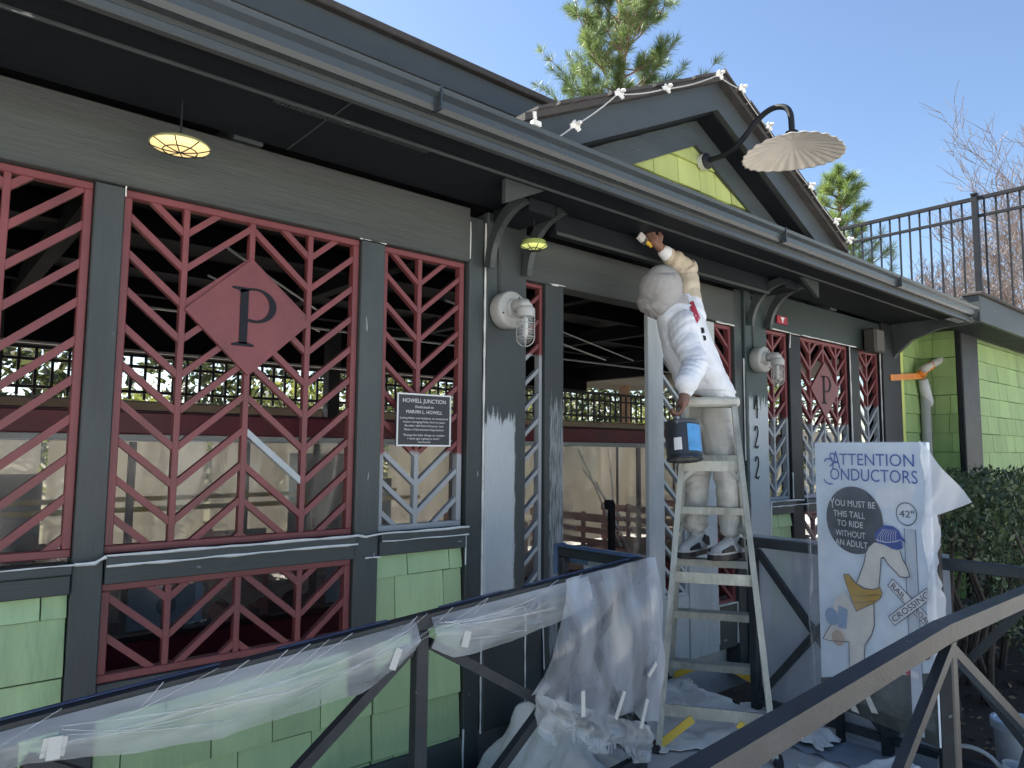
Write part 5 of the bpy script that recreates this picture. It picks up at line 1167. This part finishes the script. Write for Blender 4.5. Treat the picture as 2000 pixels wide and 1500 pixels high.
# bare deciduous tree and thicket beyond the roof fence
def bare_tree(loc, H, label, seed, spread, depth=6, mat=None, lean=(0, 0), cap_=2600):
    rr = random.Random(seed); T = thing('bare_tree', label, 'tree', loc, 0, 'bare trees beyond the roof fence'); limbs = MB(); twigs = MB(); cnt = [0]
    def grow(p, d, L_, r, k):
        if cnt[0] > cap_: return
        cnt[0] += 1; pts = [p]; q = d
        for i in range(3): q = (q + Vector((rr.uniform(-.22, .22), rr.uniform(-.22, .22), rr.uniform(-.06, .16)))).normalized(); pts.append(pts[-1] + q * L_ / 3)
        (limbs if k < 3 else twigs).tube(pts, [r, r * .85, r * .7, r * .55], 7 if k < 2 else (4 if k < 4 else 3), caps=k < 3)
        if k >= depth: return
        for i in range(2 + (rr.random() < .75) + (k >= 2 and rr.random() < .5)):
            nd = (q + Vector((rr.uniform(-1, 1), rr.uniform(-1, 1), rr.uniform(-.45, .8))) * spread).normalized(); grow(pts[rr.choice((1, 2, 3, 3))], nd, L_ * rr.uniform(.58, .82), max(.0062, r * .55), k + 1)
    for _ in range(3): grow(Vector((0, 0, 0)), Vector((lean[0] + rr.uniform(-.25, .25), lean[1] + rr.uniform(-.25, .25), 1)).normalized(), H * .34, .09, 0)
    limbs.build('trunk', m_barkg, T); twigs.build('crown', mat or m_twig, T)
bare_tree((19.0, .3, 0), 9.0, 'bare reddish tree beyond the roof fence at the right edge', 5, .75, 7, cap_=14000)
bare_tree((17.5, 2.4, 0), 6.3, 'lower bare tree beyond the middle of the roof fence', 15, .85, 8, cap_=12000)
bare_tree((16.8, 1.2, 0), 6.2, 'slender bare tree behind the tall fence post', 31, .8, 8, cap_=9000)
bare_tree((18.6, 3.9, 0), 5.2, 'leafless thicket tree nearest the gable', 25, .9, 8, cap_=9000)

# ------------------------------------------------------------------ inside: coach, walkway, bank
m_cred = M('coach_red', (.17, .018, .03), .4, .25, 5, .08, 40); m_cred2 = M('coach_bench_red', (.34, .075, .06), .5, .2, 8, .1, 60); m_cwhite = M('coach_white', (.55, .55, .52), .5, .1, 6, .05, 40); m_cdark = M('coach_dark', (.05, .012, .018), .5, .2, 6, .1, 40)
CO = thing('train_coach', 'open red passenger coach standing at the platform inside the station', 'train coach', (3.2, 1.8, -.3))
def cb(name, lo, hi, mat, b=.004): 
    o = MB().box(lo, hi, b).build(name, mat, CO); o.location = -Vector(CO.location); return o
X0, X1 = -1.5, 8.2
cb('roof', (X0, 1.28, 1.50), (X1, 2.42, 1.56), m_cdark); cb('roof_fascia', (X0, 1.24, 1.432), (X1, 1.275, 1.545), m_cred); cb('trim_strip', (X0, 1.243, 1.392), (X1, 1.272, 1.429), m_cwhite); cb('roof_fascia', (X0, 2.425, 1.42), (X1, 2.46, 1.545), m_cred)
cb('body_side', (X0, 1.23, -.25), (X1, 1.27, .36), m_cred, .008); cb('floor', (X0, 1.275, -.05), (X1, 2.42, .0), m_cdark); cb('body_side', (X0, 2.425, -.25), (X1, 2.46, .36), m_cred)
cb('sill_rail', (X0, 1.22, .365), (X1, 1.28, .392), m_cdark)
x = X0 + .35
while x < X1:
    cb('roof_post', (x, 1.25, .395), (x + .035, 1.285, 1.39), m_cdark); cb('roof_post', (x, 2.41, .36), (x + .035, 2.424, 1.42), m_cdark)
    bx_ = x + .40
    bk = cb('bench', (bx_ - .02, 1.32, .30), (bx_ + .34, 2.38, .335), m_cred2)
    for (zz, hh) in ((.42, .05), (.52, .05), (.62, .05), (.72, .07)):
        s_ = MB().box((bx_ + .34, 1.32, zz), (bx_ + .37, 2.38, zz + hh), .004).build('bench_slat', m_cred2, bk)
    for yy in (1.32, 1.68, 2.02, 2.35): MB().box((bx_ + .371, yy, .0), (bx_ + .405, yy + .035, .80), .003).build('bench_upright', m_cred2, bk)
    x += 1.04
m_pan = [M('coach_baffle_%d' % i, c, .6, .2, 3, .1, 30) for i, c in enumerate(((.22, .24, .27), (.42, .40, .36), (.12, .13, .15)))]
rc_ = random.Random(4); x = X0 + .1
while x < 3.3:
    w_ = rc_.uniform(.18, .5); cb('side_panel', (x, 2.436, .37), (x + w_, 2.442, .37 + rc_.uniform(.25, .98)), rc_.choice(m_pan), 0); x += w_ + rc_.uniform(.05, .45)  # panels added behind the film to block light in uneven patches
for zz, yy in ((.98, 1.95), (1.02, 2.30)):
    o = MB().tube([(X0, yy, zz), (3.2, yy, zz)], .016, 8).build('grab_rail', m_yellow, CO); o.location = -Vector(CO.location)
for (a, b) in ((.95, 1.32), (2.05, 2.36)):
    pn = cb('notice_panel', (a, 1.205, .42), (b, 1.217, .63), M('notice_%d' % int(a * 100), (.36, .41, .48), .5, .15, 6, 0), .003); nd = MB().lathe([(0, 0), (.05, 0), (.05, .002), (0, .002)], ((a + b) / 2, 1.204, .53), 'y', 24).build('notice_mark', M('notice_mark_%d' % int(a * 100), (.08, .12, .14), .5, .2, 20, 0), pn)
for (a, w) in ((1.28, .13), (2.42, .10)):
    MB_ = MB().lathe([(0, .09), (w * .5, .08), (w * .85, .045), (w, 0), (0, 0)], (a, 1.32, .395), 'z', 20); o = MB_.build('headlamp', M('chrome_%d' % int(a * 100), (.6, .6, .6), .2, .1, 8, 0, metal=.9), CO, True); o.location = -Vector(CO.location)
CF = thing('coach_plastic', 'clear plastic sheeting hung along the coach sides', 'plastic sheet', (3.2, 1.2, .4))
def cf(y0, sd):
    return lambda u, v: (X0 + (X1 - X0) * u, y0 + .02 * fbm(u * 22, v * 1.5, sd) + .008 * math.sin(u * 190 + 3 * v), 1.40 - 1.0 * v)
wbuild(MB().grid(cf(1.195, 2), 260, 10), 'film', m_film_warm, CF, True)
m_cback = M_film('coach_back_film', (.88, .82, .70), .80, .72, .05, 1.5, .22, stretch=(1, 1, .5))
for (xa_, xb_) in ((-1.4, -.32), (-.28, .70), (.74, 1.72), (1.76, 3.2), (3.24, 8.2)):
    wbuild(MB().grid(lambda u, v: (xa_ + (xb_ - xa_) * u, 2.50 + .02 * fbm(xa_ + u * 3 * (xb_ - xa_), v * 1.5, 6) + .010 * math.sin((xa_ + (xb_ - xa_) * u) * 26 + 2 * v), 1.40 - 1.0 * v), int(40 * (xb_ - xa_)) + 10, 10), 'film', m_cback, CF, True)
for a, b in (((4.25, 1.19, 1.37), (4.75, 1.17, .55)), ((4.30, 1.185, 1.2), (4.95, 1.165, .62)), ((4.45, 1.18, 1.1), (4.85, 1.16, .5)), ((5.35, 1.18, 1.38), (5.28, 1.17, .7)), ((4.6, 1.18, 1.38), (4.66, 1.17, .8)), ((5.5, 1.18, 1.3), (5.9, 1.17, .6))):
    wbuild(MB().tube(strand(a, b, .02), .008, 5), 'film_fold', m_film_thick, CF)
wbuild(MB().grid(lambda u, v: (.75 + 1.9 * u, 1.30 + .75 * v, .44 + .10 * abs(fbm(u * 9, v * 4, 3)) + .05 * abs(fbm(u * 24, v * 10, 8)) + .16 * v), 90, 34), 'added_crumpled_film', M_film('added_crumpled_film', (.82, .80, .74), .72, .35, .3, 5, .2), CF, True)  # pale crumpled sheet added to brighten the lower opening
GP = thing('gate_post', 'black square gate post inside the doorway', 'post', (4.15, .75, -.01)); MB().box((-.022, -.022, 0), (.022, .022, .98), .003).build('shaft', m_black, GP); MB().box((-.05, -.03, .93), (.0, .03, 1.0), .006).build('latch', m_black, GP)

WK = thing('open_walkway', 'raised walkway with black railing behind the station, opened below to let light through', 'walkway', (4, 4.9, 0))
wbuild(MB().box((-6, 4.40, 1.50), (16, 5.8, 1.79), .02), 'deck', M('walkway_concrete', (.40, .36, .29), .85, .15, 2, .2, 30), WK)  # deck replaces a solid retaining wall so light passes underneath
for x in (-3, 0, 3, 6, 9, 12): wbuild(MB().box((x, 5.0, -.36), (x + .25, 5.25, 1.50), .01), 'pier', m_concrete, WK)
rl_ = wbuild(MB().box((-6, 4.46, 2.205), (16, 4.50, 2.245), .003), 'top_rail', m_black, WK); wbuild(MB().box((-6, 4.465, 2.10), (16, 4.495, 2.13), .003), 'mid_rail', m_black, WK); wbuild(MB().box((-6, 4.465, 1.86), (16, 4.495, 1.89), .003), 'bottom_rail', m_black, WK)
bl = wbuild(MB().box((-.012, 4.469, 1.80), (.012, 4.491, 2.204), .001), 'baluster', m_black, WK); x = -1.0; bl.location.x += x; 
while x < 14:
    x += .125
    c = bl.copy(); COL.objects.link(c); c.location.x = x - WK.location[0]
struct(MB().add([(-40, 7.5, -.3), (40, 7.5, -.3), (40, 16, 2.2), (-40, 16, 2.2), (40, 60, 3.5), (-40, 60, 3.5)], [(0, 1, 2, 3), (3, 2, 4, 5)]).build('bank', M('bank_ground', (.14, .13, .07), .9, .3, 1.2, .3, 8)))
wd = rng.uniform([-14, 12, .8], [34, 19, 5.4], (44000, 3)); wd = wd[np.array([noise.noise(Vector(p * .45)) > -.15 for p in wd])]
fw = leaf_mesh('woodland', wd, rng.normal(size=(len(wd), 3)) + np.array([0, 0, .3]), rng.uniform(.2, .45, (len(wd), 1)), rng.uniform(.1, .2, (len(wd), 1)), M_leaf('woodland_leaf', (.03, .042, .018), (.085, .095, .035), .35, .5)); fw['kind'] = 'stuff'; fw['label'] = 'mass of trees on the bank far behind the station'; fw['category'] = 'woodland'
m_bush = M_leaf('bush_leaf', (.06, .085, .022), (.20, .22, .05), .4, .9)
for i, (x, y, r, h) in enumerate(((2.6, 8.4, 1.1, 2.4), (5.2, 8.9, 1.2, 2.8), (8.3, 9.6, 1.3, 3.0), (12.0, 10.5, 1.5, 3.2), (.4, 8.6, .8, 2.0), (16.5, 9.5, 1.5, 3.0), (15.5, 6.2, 1.2, 3.6))):
    T = thing('leafy_bush', ['yellow green bush behind the walkway, seen beside the plaque', 'yellow green bush seen through the lattice left of the doorway', 'yellow green bush seen through the doorway', 'bush on the bank seen right of the ladder', 'small bush at the far left behind the walkway', 'bush on the bank beyond the side building', 'bright bush beyond the left end of the roof fence'][i], 'bush', (x, y, -.2), 0, 'bushes behind the station')
    n = 2600; v = rng.normal(size=(n, 3)); v /= np.linalg.norm(v, axis=1)[:, None]; rad = rng.uniform(.35, 1, (n, 1)) ** .5; P_ = v * rad * np.array([r, r, h / 2]) + np.array([0, 0, h / 2 + .1]); P_ += .25 * np.array([noise.noise_vector(Vector(p * 1.3)) for p in P_])
    leaf_mesh('crown', P_, rng.normal(size=(n, 3)) + np.array([0, 0, .4]), rng.uniform(.08, .16, (n, 1)), rng.uniform(.04, .08, (n, 1)), m_bush, T)
    for k in range(5): MB().tube([(0, 0, 0), (random.uniform(-.3, .3) * r, random.uniform(-.3, .3) * r, h * .4), (random.uniform(-.7, .7) * r, random.uniform(-.7, .7) * r, h * .8)], [.04, .025, .008], 5).build('stem', m_barkg, T)
